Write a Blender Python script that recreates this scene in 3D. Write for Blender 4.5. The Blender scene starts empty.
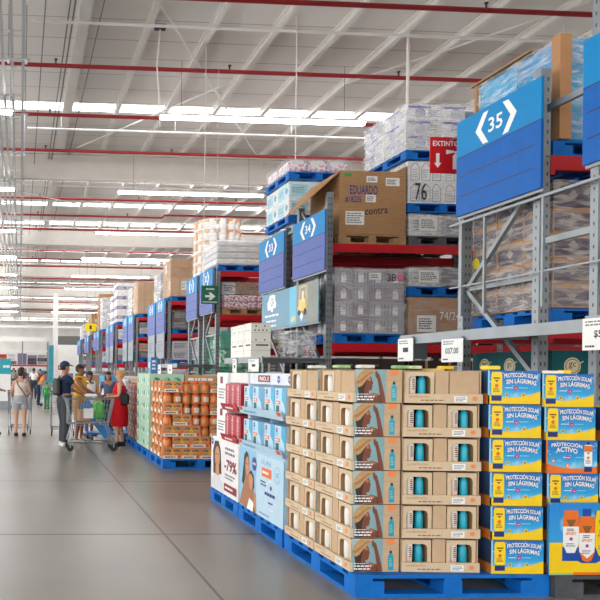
import bpy, math, random
from mathutils import Vector, Matrix
rnd = random.Random(35)
SC = bpy.context.scene
COL = SC.collection
PI = math.pi
ORD = ['first','second','third','fourth','fifth','sixth','seventh','eighth','ninth','tenth','eleventh','twelfth',
       'thirteenth','fourteenth','fifteenth','sixteenth','seventeenth','eighteenth','nineteenth','twentieth']

# ------------------------------------------------------------------ materials
def lin(h):
    h = h.lstrip('#')
    r = [int(h[i:i+2], 16)/255 for i in (0, 2, 4)]
    return tuple(x/12.92 if x <= .04045 else ((x+.055)/1.055)**2.4 for x in r) + (1,)
MATS = {}
def mat(name, hexc, rough=.55, metal=0., var=.05, scale=9., spec=.5, emis=0.):
    """principled material whose colour and roughness wander a little with noise"""
    if name in MATS: return MATS[name]
    m = bpy.data.materials.new(name); m.use_nodes = True
    nt = m.node_tree; b = nt.nodes['Principled BSDF']
    c = lin(hexc)
    b.inputs['Roughness'].default_value = rough
    b.inputs['Metallic'].default_value = metal
    b.inputs['Specular IOR Level'].default_value = spec
    if var > 0:
        tc = nt.nodes.new('ShaderNodeTexCoord'); n = nt.nodes.new('ShaderNodeTexNoise')
        n.inputs['Scale'].default_value = scale; n.inputs['Detail'].default_value = 4
        nt.links.new(tc.outputs['Object'], n.inputs['Vector'])
        r = nt.nodes.new('ShaderNodeValToRGB')
        r.color_ramp.elements[0].position = .3; r.color_ramp.elements[1].position = .7
        r.color_ramp.elements[0].color = tuple(x*(1-var) for x in c[:3]) + (1,)
        r.color_ramp.elements[1].color = tuple(min(1, x*(1+var)) for x in c[:3]) + (1,)
        nt.links.new(n.outputs['Fac'], r.inputs['Fac']); nt.links.new(r.outputs['Color'], b.inputs['Base Color'])
    else:
        b.inputs['Base Color'].default_value = c
    if emis:
        b.inputs['Emission Color'].default_value = c; b.inputs['Emission Strength'].default_value = emis
    m.diffuse_color = c
    MATS[name] = m
    return m

def wrap_mat(name, amount=.5, tint='f4f6f8', rough=.22):
    """stretch film: streaky mix of clear and milky gloss"""
    if name in MATS: return MATS[name]
    m = bpy.data.materials.new(name); m.use_nodes = True
    nt = m.node_tree; N = nt.nodes; L = nt.links
    b = N['Principled BSDF']; out = N['Material Output']
    b.inputs['Base Color'].default_value = lin(tint); b.inputs['Roughness'].default_value = rough
    tr = N.new('ShaderNodeBsdfTransparent'); mx = N.new('ShaderNodeMixShader')
    tc = N.new('ShaderNodeTexCoord'); mp = N.new('ShaderNodeMapping')
    mp.inputs['Scale'].default_value = (1.6, 1.6, 7); mp.inputs['Rotation'].default_value = (.25, .2, 0)
    no = N.new('ShaderNodeTexNoise'); no.inputs['Scale'].default_value = 2.2; no.inputs['Detail'].default_value = 5; no.inputs['Distortion'].default_value = 1.2
    L.new(tc.outputs['Object'], mp.inputs['Vector']); L.new(mp.outputs['Vector'], no.inputs['Vector'])
    r = N.new('ShaderNodeValToRGB')
    r.color_ramp.elements[0].position = .38; r.color_ramp.elements[0].color = (amount*.12,)*3 + (1,)
    r.color_ramp.elements[1].position = .68; r.color_ramp.elements[1].color = (min(1, amount*1.05),)*3 + (1,)
    L.new(no.outputs['Fac'], r.inputs['Fac']); L.new(r.outputs['Color'], mx.inputs['Fac'])
    bp = N.new('ShaderNodeBump'); bp.inputs['Strength'].default_value = .35; bp.inputs['Distance'].default_value = .03
    L.new(no.outputs['Fac'], bp.inputs['Height']); L.new(bp.outputs['Normal'], b.inputs['Normal'])
    L.new(tr.outputs[0], mx.inputs[1]); L.new(b.outputs[0], mx.inputs[2]); L.new(mx.outputs[0], out.inputs['Surface'])
    MATS[name] = m
    return m

def print_mat(name, base, spots, scale=14, rough=.45):
    """busy printed packaging: a base colour broken by coloured voronoi cells"""
    if name in MATS: return MATS[name]
    m = bpy.data.materials.new(name); m.use_nodes = True
    nt = m.node_tree; N = nt.nodes; L = nt.links; b = N['Principled BSDF']
    b.inputs['Roughness'].default_value = rough
    tc = N.new('ShaderNodeTexCoord'); v = N.new('ShaderNodeTexVoronoi'); v.inputs['Scale'].default_value = scale
    L.new(tc.outputs['Object'], v.inputs['Vector'])
    sp = N.new('ShaderNodeSeparateColor'); L.new(v.outputs['Color'], sp.inputs['Color'])
    r = N.new('ShaderNodeValToRGB'); r.color_ramp.interpolation = 'CONSTANT'
    els = r.color_ramp.elements
    els[0].position = 0; els[0].color = lin(base); els[1].position = .45; els[1].color = lin(spots[0])
    k = (1-.45)/max(1, len(spots))
    for i, s in enumerate(spots[1:]):
        e = els.new(.45 + k*(i+1)); e.color = lin(s)
    L.new(sp.outputs[0], r.inputs['Fac']); L.new(r.outputs['Color'], b.inputs['Base Color'])
    MATS[name] = m
    return m

def ramp_mat(name, stops, axis=2, rough=.35, noise=None):
    """printed colour run along one generated axis of a panel"""
    if name in MATS: return MATS[name]
    m = bpy.data.materials.new(name); m.use_nodes = True
    nt = m.node_tree; N = nt.nodes; L = nt.links; b = N['Principled BSDF']
    b.inputs['Roughness'].default_value = rough
    tc = N.new('ShaderNodeTexCoord'); sx = N.new('ShaderNodeSeparateXYZ'); L.new(tc.outputs['Generated'], sx.inputs[0])
    r = N.new('ShaderNodeValToRGB')
    els = r.color_ramp.elements
    els[0].position, els[0].color = stops[0][0], lin(stops[0][1])
    els[1].position, els[1].color = stops[-1][0], lin(stops[-1][1])
    for p, c in stops[1:-1]:
        e = els.new(p); e.color = lin(c)
    L.new(sx.outputs[axis], r.inputs['Fac'])
    col = r.outputs['Color']
    if noise:
        no = N.new('ShaderNodeTexNoise'); no.inputs['Scale'].default_value = noise[1]; no.inputs['Detail'].default_value = 5
        L.new(tc.outputs['Object'], no.inputs['Vector'])
        r2 = N.new('ShaderNodeValToRGB'); r2.color_ramp.elements[0].position = .58; r2.color_ramp.elements[1].position = .7
        L.new(no.outputs['Fac'], r2.inputs['Fac'])
        mx = N.new('ShaderNodeMix'); mx.data_type = 'RGBA'; L.new(r2.outputs['Color'], mx.inputs['Factor'])
        L.new(col, mx.inputs['A']); mx.inputs['B'].default_value = lin(noise[0]); col = mx.outputs['Result']
    L.new(col, b.inputs['Base Color'])
    MATS[name] = m
    return m

STEEL = mat('galvanized steel', '8d9397', .45, .5, .08, 6)
STEELD = mat('slot dark', '3a3e42', .7)
RED = mat('rack red paint', 'c4081c', .42, 0, .06)
PIPER = mat('sprinkler red', 'a8262c', .45)
WHITE = mat('white print', 'f4f4f2', .5, 0, .02)
WHITEM = mat('white painted metal', 'eceae6', .45, 0, .04)
KRAFT = mat('kraft board', 'c9ac8c', .8, 0, .06, 14, .2)
KRAFTL = mat('kraft board light', 'd8c1a2', .8, 0, .05, 14, .2)
KRAFTD = mat('kraft board inner', '9c7a58', .85, 0, .08, 14, .2)
CARTON = mat('brown carton', 'b88a62', .8, 0, .08, 5, .2)
DARK = mat('dark void', '15130f', .9, 0, .1)
BLACK = mat('black rubber', '1c1c1e', .6, 0, .1)
BLUEP = mat('blue pallet paint', '0a6cc4', .6, 0, .16, 7, .25)
GREYP = mat('grey pallet', '5a5d62', .75, 0, .2, 8)
WOODP = mat('wood pallet', 'a98660', .8, 0, .2, 8)
INK = mat('dark ink', '2a2c34', .6)
INKB = mat('marker blue', '3a3c86', .6)
GREYI = mat('grey ink', '7a7f88', .6)

# ------------------------------------------------------------------ mesh collector
TEXTS = {}
def text_geo(s, bold=0.):
    k = (s, bold)
    if k not in TEXTS:
        cu = bpy.data.curves.new('lettering', 'FONT'); cu.body = s; cu.size = 1; cu.resolution_u = 2; cu.offset = bold
        o = bpy.data.objects.new('lettering', cu); COL.objects.link(o)
        me = bpy.data.meshes.new_from_object(o.evaluated_get(bpy.context.evaluated_depsgraph_get()))
        vs = [(v.co.x, v.co.y) for v in me.vertices]; fs = [tuple(p.vertices) for p in me.polygons]
        bpy.data.objects.remove(o); bpy.data.meshes.remove(me); bpy.data.curves.remove(cu)
        xs = [v[0] for v in vs] or [0]; ys = [v[1] for v in vs] or [0]
        TEXTS[k] = (vs, fs, min(xs), max(xs), min(ys), max(ys))
    return TEXTS[k]

class Pl:
    """a printed face: origin at lower corner, u to the reader's right, v up"""
    def __init__(s, o, u, v):
        s.o, s.u, s.v = Vector(o), Vector(u), Vector(v); s.n = s.u.cross(s.v)
    def p(s, x, y, l=1):
        return s.o + s.u*x + s.v*y + s.n*(l*.0009)
def FRONT(x, y, z): return Pl((x, y, z), (1, 0, 0), (0, 0, 1))
def LEFT(x, y, z): return Pl((x, y, z), (0, -1, 0), (0, 0, 1))       # reader looks along +X
def ENDX(x, y, z): return Pl((x, y, z), (0, 1, 0), (0, 0, 1))        # reader looks along -X

class MB:
    def __init__(s): s.v = []; s.f = []; s.m = []; s.sm = []; s.mats = []
    def mi(s, m):
        if m not in s.mats: s.mats.append(m)
        return s.mats.index(m)
    def add(s, vs, fs, m, smooth=False):
        b = len(s.v); s.v += [tuple(v) for v in vs]; i = s.mi(m)
        for f in fs: s.f.append(tuple(b+k for k in f)); s.m.append(i); s.sm.append(smooth)
        return s
    def box(s, a, b, m, mx=None, mxx=None, my=None, myy=None, mz=None, mzz=None):
        (x0, y0, z0), (x1, y1, z1) = a, b
        vs = [(x0,y0,z0),(x1,y0,z0),(x1,y1,z0),(x0,y1,z0),(x0,y0,z1),(x1,y0,z1),(x1,y1,z1),(x0,y1,z1)]
        base = len(s.v); s.v += vs
        for f, mm in (((0,3,2,1), mz), ((4,5,6,7), mzz), ((0,1,5,4), my), ((2,3,7,6), myy), ((0,4,7,3), mx), ((1,2,6,5), mxx)):
            s.f.append(tuple(base+k for k in f)); s.m.append(s.mi(mm or m)); s.sm.append(False)
        return s
    def bbox(s, a, b, m, r=.01):
        """box with chamfered vertical and horizontal edges (soft sack or slab)"""
        (x0, y0, z0), (x1, y1, z1) = a, b
        def ring(z, q): return [(x0+q+r,y0+q,z),(x1-q-r,y0+q,z),(x1-q,y0+q+r,z),(x1-q,y1-q-r,z),(x1-q-r,y1-q,z),(x0+q+r,y1-q,z),(x0+q,y1-q-r,z),(x0+q,y0+q+r,z)]
        vs = ring(z0, r) + ring(z0+r, 0) + ring(z1-r, 0) + ring(z1, r)
        fs = [tuple(range(7, -1, -1)), tuple(range(24, 32))]
        for k in range(3):
            for i in range(8): fs.append((k*8+i, k*8+(i+1) % 8, k*8+8+(i+1) % 8, k*8+8+i))
        return s.add(vs, fs, m)
    def tube(s, p, q, r, m, n=8, r2=None):
        p, q = Vector(p), Vector(q); d = (q-p).normalized()
        a = d.orthogonal().normalized(); b = d.cross(a); r2 = r if r2 is None else r2
        vs = [p+(a*math.cos(t*2*PI/n)+b*math.sin(t*2*PI/n))*r for t in range(n)] + [q+(a*math.cos(t*2*PI/n)+b*math.sin(t*2*PI/n))*r2 for t in range(n)]
        s.add(vs, [(t, (t+1) % n, n+(t+1) % n, n+t) for t in range(n)], m, n > 6)
        return s.add(vs, [tuple(range(n-1, -1, -1)), tuple(range(n, 2*n))], m)
    def path(s, pts, r, m, n=6):
        for a, b in zip(pts, pts[1:]): s.tube(a, b, r, m, n)
        return s
    def bar(s, p, q, w, h, m, up=(0, 0, 1)):
        """rectangular bar from p to q, w wide across, h tall along up"""
        p, q = Vector(p), Vector(q); d = (q-p).normalized(); up = Vector(up)
        if abs(d.dot(up)) > .99: up = Vector((1, 0, 0))
        a = d.cross(up).normalized(); b = a.cross(d)
        vs = [e+a*i*w/2+b*j*h/2 for e in (p, q) for i, j in ((-1,-1),(1,-1),(1,1),(-1,1))]
        return s.add(vs, [(0,1,2,3),(7,6,5,4),(0,4,5,1),(1,5,6,2),(2,6,7,3),(3,7,4,0)], m)
    def lathe(s, prof, m, c=(0, 0, 0), n=14):
        k = len(prof); vs = []
        for i in range(n):
            t = 2*PI*i/n
            vs += [(c[0]+r*math.cos(t), c[1]+r*math.sin(t), c[2]+z) for r, z in prof]
        fs = [(i*k+j, ((i+1) % n)*k+j, ((i+1) % n)*k+j+1, i*k+j+1) for i in range(n) for j in range(k-1)]
        return s.add(vs, fs, m, True)
    def prism(s, pts, z0, z1, m):
        n = len(pts)
        vs = [(x, y, z0) for x, y in pts] + [(x, y, z1) for x, y in pts]
        return s.add(vs, [tuple(range(n-1, -1, -1)), tuple(range(n, 2*n))] + [(i, (i+1) % n, n+(i+1) % n, n+i) for i in range(n)], m)
    # flat print on a face
    def dpoly(s, pl, pts, m, l=1): return s.add([pl.p(x, y, l) for x, y in pts], [tuple(range(len(pts)))], m)
    def drect(s, pl, x0, y0, x1, y1, m, l=1): return s.dpoly(pl, [(x0,y0),(x1,y0),(x1,y1),(x0,y1)], m, l)
    def dcirc(s, pl, x, y, r, m, l=1, n=18, ry=None):
        return s.dpoly(pl, [(x+r*math.cos(2*PI*k/n), y+(ry or r)*math.sin(2*PI*k/n)) for k in range(n)], m, l)
    def dring(s, pl, x, y, r, w, m, l=1, n=24):
        vs = [pl.p(x+q*math.cos(2*PI*k/n), y+q*math.sin(2*PI*k/n), l) for q in (r, r-w) for k in range(n)]
        return s.add(vs, [(k, (k+1) % n, n+(k+1) % n, n+k) for k in range(n)], m)
    def dline(s, pl, pts, w, m, l=1):
        for (x0, y0), (x1, y1) in zip(pts, pts[1:]):
            d = math.hypot(x1-x0, y1-y0) or 1; a, b = -(y1-y0)/d*w/2, (x1-x0)/d*w/2
            s.dpoly(pl, [(x0-a,y0-b),(x1-a,y1-b),(x1+a,y1+b),(x0+a,y0+b)], m, l)
        return s
    def dtext(s, pl, t, x, y, h, m, l=1, width=None, align='C', arch=0., rise=0., bold=0.):
        vs, fs, a, b, c, d = text_geo(t, bold)
        k = h/max(1e-6, d-c); kx = (width/max(1e-6, b-a)) if width else k
        W = (b-a)*kx; ox = {'C': -W/2, 'L': 0, 'R': -W}[align]
        P = []
        for vx, vy in vs:
            qx = (vx-a)*kx; qy = (vy-c)*k; t_ = qx/W*2-1
            P.append(pl.p(x+ox+qx, y+qy+arch*(1-t_*t_)+rise*t_, l))
        return s.add(P, fs, m)
    def dbars(s, pl, x0, y0, x1, y1, n, m, l=1, seed=0):
        """unreadable small print: broken lines of differing length"""
        r = random.Random(seed); h = (y1-y0)/n
        for i in range(n):
            x = x0; end = x0+(x1-x0)*(.7+.3*r.random())
            while x < end:
                w = min(end-x, (x1-x0)*(.08+.16*r.random())); s.drect(pl, x, y0+i*h+h*.25, x+w, y0+i*h+h*.75, m, l); x += w+(x1-x0)*.035
        return s
    def mesh(s, name):
        me = bpy.data.meshes.new(name); me.from_pydata(s.v, [], s.f)
        for m in s.mats: me.materials.append(m)
        me.polygons.foreach_set('material_index', s.m); me.polygons.foreach_set('use_smooth', s.sm)
        me.update(); return me
    def build(s, name, parent=None, loc=None): return inst(name, s.mesh(name), parent, loc)

def inst(name, me, parent=None, loc=None, rz=0.):
    o = bpy.data.objects.new(name, me); COL.objects.link(o)
    if parent is not None: o.parent = parent
    if loc is not None: o.location = loc
    if rz: o.rotation_euler = (0, 0, rz)
    return o
def tag(o, label, cat, group=None, kind=None):
    o['label'] = label; o['category'] = cat
    if group: o['group'] = group
    if kind: o['kind'] = kind
    return o
def thing(name, label, cat, loc=(0, 0, 0), rz=0., group=None):
    o = bpy.data.objects.new(name, None); COL.objects.link(o); o.empty_display_size = .1
    o.location = loc; o.rotation_euler = (0, 0, rz)
    return tag(o, label, cat, group)
def struct(o, label=None, cat=None):
    o['kind'] = 'structure'
    if label: o['label'] = label
    if cat: o['category'] = cat
    return o
def kids(o): return [c for c in o.children]
def dup(root, loc, rz=None, label=None, group=None):
    r = root.copy(); COL.objects.link(r); r.location = loc
    if rz is not None: r.rotation_euler = (0, 0, rz)
    if label: r['label'] = label
    if group: r['group'] = group
    for ch in kids(root):
        c = ch.copy(); COL.objects.link(c); c.parent = r
        for g in kids(ch):
            d = g.copy(); COL.objects.link(d); d.parent = c
    return r

# ------------------------------------------------------------------ camera, light
cam = bpy.data.cameras.new('camera'); co = bpy.data.objects.new('camera', cam); COL.objects.link(co); SC.camera = co
TH, RO = .055, .012
Fv = Vector((math.sin(TH), math.cos(TH), 0)); Rv = Vector((math.cos(TH), -math.sin(TH), 0)); Uv = Vector((0, 0, 1))
r_ = (Rv+Uv*RO).normalized(); u_ = (Uv-Rv*RO).normalized()
M = Matrix((r_, u_, -Fv)).transposed().to_4x4(); M.translation = Vector((0, 0, 1.5))
co.matrix_world = M
cam.sensor_width = 36; cam.lens = 42; cam.shift_x = (300-58)/600; cam.shift_y = (370.5-300)/600
cam.clip_start = .05; cam.clip_end = 400
w = bpy.data.worlds.new('world'); SC.world = w; w.use_nodes = True
bg = w.node_tree.nodes['Background']; bg.inputs['Color'].default_value = (1, .995, .985, 1); bg.inputs['Strength'].default_value = 1.7
SC.view_settings.view_transform = 'Standard'; SC.view_settings.look = 'None'; SC.view_settings.gamma = 1
SC.view_settings.use_curve_mapping = False; SC.view_settings.exposure = 0.85

# ------------------------------------------------------------------ floor, walls, ceiling
def floor_mat():
    m = bpy.data.materials.new('polished concrete'); m.use_nodes = True
    nt = m.node_tree; N = nt.nodes; L = nt.links; b = N['Principled BSDF']
    tc = N.new('ShaderNodeTexCoord')
    n1 = N.new('ShaderNodeTexNoise'); n1.inputs['Scale'].default_value = .45; n1.inputs['Detail'].default_value = 2
    n2 = N.new('ShaderNodeTexNoise'); n2.inputs['Scale'].default_value = 1.2; n2.inputs['Detail'].default_value = 2
    for n in (n1, n2): L.new(tc.outputs['Object'], n.inputs['Vector'])
    r = N.new('ShaderNodeValToRGB'); r.color_ramp.elements[0].position = .3; r.color_ramp.elements[1].position = .72
    r.color_ramp.elements[0].color = lin('79766f'); r.color_ramp.elements[1].color = lin('8f8c85')
    L.new(n1.outputs['Fac'], r.inputs['Fac'])
    mx = N.new('ShaderNodeMix'); mx.data_type = 'RGBA'; mx.blend_type = 'MIX'; mx.inputs['Factor'].default_value = 0.
    L.new(r.outputs['Color'], mx.inputs['A']); L.new(n2.outputs['Fac'], mx.inputs['B'])
    # saw-cut joints
    sx = N.new('ShaderNodeSeparateXYZ'); L.new(tc.outputs['Object'], sx.inputs[0])
    def joint(out, off, per, w):
        a = N.new('ShaderNodeMath'); a.operation = 'SUBTRACT'; L.new(out, a.inputs[0]); a.inputs[1].default_value = off - per/2
        f = N.new('ShaderNodeMath'); f.operation = 'FLOORED_MODULO'; L.new(a.outputs[0], f.inputs[0]); f.inputs[1].default_value = per
        c = N.new('ShaderNodeMath'); c.operation = 'SUBTRACT'; L.new(f.outputs[0], c.inputs[0]); c.inputs[1].default_value = per/2
        d = N.new('ShaderNodeMath'); d.operation = 'ABSOLUTE'; L.new(c.outputs[0], d.inputs[0])
        e = N.new('ShaderNodeMath'); e.operation = 'LESS_THAN'; L.new(d.outputs[0], e.inputs[0]); e.inputs[1].default_value = w
        return e.outputs[0]
    j1 = joint(sx.outputs[0], 1.355, 4.6, .012); j2 = joint(sx.outputs[1], 6.4, 3.08, .02)
    mxm = N.new('ShaderNodeMath'); mxm.operation = 'MAXIMUM'; L.new(j1, mxm.inputs[0]); L.new(j2, mxm.inputs[1])
    m2 = N.new('ShaderNodeMix'); m2.data_type = 'RGBA'; L.new(mxm.outputs[0], m2.inputs['Factor'])
    L.new(mx.outputs['Result'], m2.inputs['A']); m2.inputs['B'].default_value = lin('433c36')
    L.new(m2.outputs['Result'], b.inputs['Base Color'])
    rr = N.new('ShaderNodeMapRange'); rr.inputs['To Min'].default_value = .29; rr.inputs['To Max'].default_value = .34
    L.new(n2.outputs['Fac'], rr.inputs['Value']); L.new(rr.outputs[0], b.inputs['Roughness'])
    b.inputs['Specular IOR Level'].default_value = .55
    return m
def ceil_mat():
    m = bpy.data.materials.new('roof deck'); m.use_nodes = True
    nt = m.node_tree; N = nt.nodes; L = nt.links; b = N['Principled BSDF']; b.inputs['Roughness'].default_value = .6
    tc = N.new('ShaderNodeTexCoord'); sx = N.new('ShaderNodeSeparateXYZ'); L.new(tc.outputs['Object'], sx.inputs[0])
    f = N.new('ShaderNodeMath'); f.operation = 'FLOORED_MODULO'; L.new(sx.outputs[1], f.inputs[0]); f.inputs[1].default_value = .95
    e = N.new('ShaderNodeMath'); e.operation = 'LESS_THAN'; L.new(f.outputs[0], e.inputs[0]); e.inputs[1].default_value = .03
    n = N.new('ShaderNodeTexNoise'); n.inputs['Scale'].default_value = .4; L.new(tc.outputs['Object'], n.inputs['Vector'])
    r = N.new('ShaderNodeValToRGB'); r.color_ramp.elements[0].color = lin('e2ddd8'); r.color_ramp.elements[1].color = lin('ece8e3')
    L.new(n.outputs['Fac'], r.inputs['Fac'])
    m2 = N.new('ShaderNodeMix'); m2.data_type = 'RGBA'; L.new(e.outputs[0], m2.inputs['Factor'])
    L.new(r.outputs['Color'], m2.inputs['A']); m2.inputs['B'].default_value = lin('b5aba2'); L.new(m2.outputs['Result'], b.inputs['Base Color'])
    return m
FLOORM, CEILM = floor_mat(), ceil_mat()
WALLM = mat('white wall paint', 'f0efec', .7, 0, .02, 1)
XL, XR, YF, YB, ZC = -14., 15., -14., 112., 9.2
struct(MB().box((XL, YF, -.2), (XR, YB, 0), FLOORM).build('floor'), 'polished grey concrete floor with saw-cut joints', 'floor')
struct(MB().box((XL, YF, ZC), (XR, YB, ZC+.15), CEILM).build('ceiling'), 'pale ribbed roof deck of the warehouse', 'ceiling')
struct(MB().box((XL, YB, 0), (XR, YB+.2, ZC), mat('end wall', 'e6e4e1', .7, 0, .06, .6)).build('wall_end'), 'grey end wall far down the aisle', 'wall')
struct(MB().box((XR, YF, 0), (XR+.2, YB, ZC), mat('side wall', 'a8a6a3', .8)).build('wall_right'), 'side wall behind the racks', 'wall')
o = struct(MB().box((4.2, 76, 0), (XR-.01, 76.2, 4.3), WALLM).build('wall_partition'), 'low white partition wall at the end of the racks', 'wall')
# girders across, purlins along
GIRD = mat('girder white paint', 'dcd7d0', .5, 0, .04, 2)
PURL = mat('purlin white paint', 'e8e5e0', .45, 0, .03, 3)
for i in range(8):
    y = -.8 + 12.6*(i) - .25
    if y < 8: continue
    b = MB().box((XL, y-.02, 8.15), (XR, y+.02, 8.95), GIRD)
    b.box((XL, y-.15, 8.08), (XR, y+.15, 8.14), GIRD).box((XL, y-.15, 8.955), (XR, y+.15, 9.0), GIRD)
    struct(b.build('girder_beam'), 'deep white roof girder across the aisle, %s from the entrance' % ORD[i-1], 'beam')
xs = [1.3] + [2.74+1.41*k for k in range(9)] + [-1.45-1.41*k for k in range(4)]
for i, x in enumerate(xs):
    wd = .13 if i == 0 else .06
    b = MB().box((x-wd, YF, 9.15), (x+wd, YB, 9.195), PURL).box((x-.02, YF, 9.02), (x+.02, YB, 9.15), PURL).box((x-wd, YF, 9.005), (x+wd, YB, 9.02), PURL)
    struct(b.build('purlin_beam'), ('wide white roof purlin along the main aisle' if i == 0 else 'white roof purlin, %s %s of the wide one' % (ORD[i-1] if i < 10 else ORD[i-10], 'right' if i < 10 else 'left')), 'beam')
# daylight strips in the roof
SKYM = mat('daylight panel', 'ffffff', .3, 0, 0, emis=3.2)
for i in range(22):
    y = 20.1 + (7.75*i if i < 2 else 7.75+4.2*(i-1))
    if y > 108: break
    b = MB().box((-9, y, ZC-.012), (XR-.5, y+.55, ZC-.004), SKYM)
    struct(b.build('window_%d' % (i+1)), 'bright daylight strip across the roof, %s from the entrance' % (ORD+['twenty-first', 'twenty-second'])[i], 'skylight')
# left over: white column, shelving far away
struct(MB().box((2.85, 59.8, 0), (3.25, 60.2, 8.1), WHITEM).build('column'), 'white square column beyond the shoppers', 'column')

# ------------------------------------------------------------------ ceiling services
LAMP = mat('tube light', 'ffffff', .3, 0, 0, emis=14)
def lamp_mesh():
    d = MB().box((-2.5, -.07, -.06), (2.5, .07, 0), LAMP).mesh('diffuser')
    h = MB().box((-2.52, -.09, .0), (2.52, .09, .05), WHITEM).mesh('housing')
    return d, h, MB().tube((0, 0, .05), (0, 0, 1.35), .008, STEEL, 5).mesh('hanger')
LD, LH, LHG = lamp_mesh()
for i in range(9):
    y = 16.6 + 7.1*i
    for j, x in enumerate((5.8, -2.75, 11.4)):
        if (j == 2 and i > 1): continue
        t = thing('linear_lamp', 'hanging tube light %s, %s row%s' % ( ('over the rack ends', 'over the far side of the aisle', 'over the racks')[j], ORD[i], ' from the entrance'), 'lamp', (x, y, 7.62), 0, 'hanging tube lights')
        inst('diffuser', LD, t); inst('housing', LH, t); inst('hanger', LHG, t, (-2, 0, .0)); inst('hanger', LHG, t, (2, 0, 0))
# sprinkler branch pipes
for i in range(24):
    y = 12.95 + 3.1*i
    b = MB(); z = 8.5 if i != 6 else 8.42
    if i == 6:
        b.path([(-9, y, 8.5), (6.4, y, 8.5), (6.5, y, 8.62), (14.5, y, 8.62)], .045, PIPER)
    else: b.tube((-9, y, 8.5), (14.5, y, 8.5), .05 if i < 4 else .045, PIPER, 8)
    t = thing('sprinkler_pipe', 'red sprinkler pipe across the ceiling, %s from the entrance' % (ORD[i] if i < 20 else 'twenty-'+ORD[i-20]), 'pipe', (0, 0, 0), 0, 'red sprinkler pipes')
    b.build('pipe', t)
    for k in range(4):
        h = MB(); x = -3.3+4.05*k
        h.tube((x, y, 8.55), (x, y, 8.63), .018, STEELD, 6).tube((x, y, 8.63), (x, y, 8.65), .04, STEELD, 8)
        h.build('sprinkler_head', t)
# white pipes across (thin)
for i in range(4):
    y = 14.32+6.35*i
    b = MB().tube((.15, y, 8.64), (14.5, y, 8.64), .032, mat('white pipe', 'ffffff', .35, 0, 0), 8)
    t = thing('conduit_pipe', 'thin white pipe across under the roof, %s from the entrance' % ORD[i], 'pipe', (0, 0, 0), 0, 'white cross pipes')
    b.build('pipe', t)
    for x in (1.15, 4.55, 8.1, 11.5): MB().tube((x, y, 8.68), (x, y, 9.0), .01, WHITEM, 5).build('hanger', t)
# drop pipes and cables
def drop(name, label, x, y, z0, z1, r, m, cat='pipe'):
    tag(MB().tube((x, y, z0), (x, y, z1), r, m, 6).build(name), label, cat)
drop('hanging_pipe', 'white drop pipe hanging above the white sack pallets', 8.42, 14.9, 5.9, 9.0, .035, WHITEM)
drop('hanging_cable', 'thin white cable hanging above the open brown carton', 5.65, 14.2, 5.0, 8.9, .012, WHITEM, 'cable')
t = thing('hanging_cable', 'loose white cable hanging from a small junction box', 'cable', (2.95, 15.0, 0))
MB().path([(0, 0, 8.9), (-.02, .2, 8.2), (.05, .3, 7.6), (.08, .3, 6.9)], .016, WHITEM).build('cable', t)
MB().box((-.12, -.06, 8.9), (.12, .06, 9.0), STEELD).build('junction_box', t)
for i, (p, q) in enumerate((((2.7, 13.9, 8.9), (8.0, 23.5, 8.9)), ((8.3, 17.5, 8.95), (11.3, 13.2, 8.95)), ((-1.5, 24.5, 8.0), (3.6, 31., 8.7)), ((1.8, 23.2, 8.9), (5.2, 17.9, 8.95)))):
    tag(MB().tube(p, q, .022, WHITEM, 6).build('brace_rod'), ('white diagonal roof brace from the top of the aisle', 'white diagonal roof brace above the tall blue load', 'thin diagonal brace behind the first girder', 'thin diagonal brace before the first girder')[i], 'brace')
# conduits along the aisle
for i, (x, z, r) in enumerate(((1.02, 8.8, .02), (.92, 8.8, .016), (.42, 8.6, .014), (1.62, 8.95, .014))):
    tag(MB().tube((x, -6, z), (x, 90, z), r, mat('conduit grey', '7c7a78', .5, .3), 6).build('conduit'), ('dark conduit along the roof beside the wide purlin', 'thinner conduit paired with the dark conduit', 'single thin conduit just right of the cable ladder', 'thin conduit right of the wide purlin')[i], 'conduit')
# cable ladder
t = thing('cable_ladder', 'grey cable ladder carrying conduits along the main aisle', 'cable ladder', (-.28, 0, 7.95))
CG = mat('ladder steel', 'b4b6b8', .45, .3)
for x in (-.3, -.14, .05, .28): MB().box((x-.03, -4, -.05), (x+.03, 100, .05), CG).build('side_rail', t)
rg = MB().box((-.3, 0, -.03), (.28, .05, .0), WHITEM).mesh('rung')
for k in range(60): inst('rung', rg, t, (0, 4+k*1.55, 0))
hm_ = MB()
for x in (-.36, -.02, .34): hm_.tube((x, 0, -.05), (x, 0, 1.05), .016, CG, 6).tube((x, 0, -.16), (x, 0, -.09), .03, WHITEM, 6)
hm_.bar((-.45, 0, -.07), (.42, 0, -.07), .05, .035, CG); hm_ = hm_.mesh('trapeze_hanger')
for k in range(26): inst('trapeze_hanger', hm_, t, (0, 11.3+3.1*k, 0))
for i, (x, z) in enumerate(((-.84, 8.0), (-1.02, 7.95), (-.84, 8.3))):
    tag(MB().tube((x, -4, z), (x, 95, z), .045, mat('pale conduit', 'dcdad6', .45, .1), 8).build('conduit'), '%s pale conduit left of the cable ladder' % ('thick', 'outermost', 'upper')[i], 'conduit')
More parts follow.
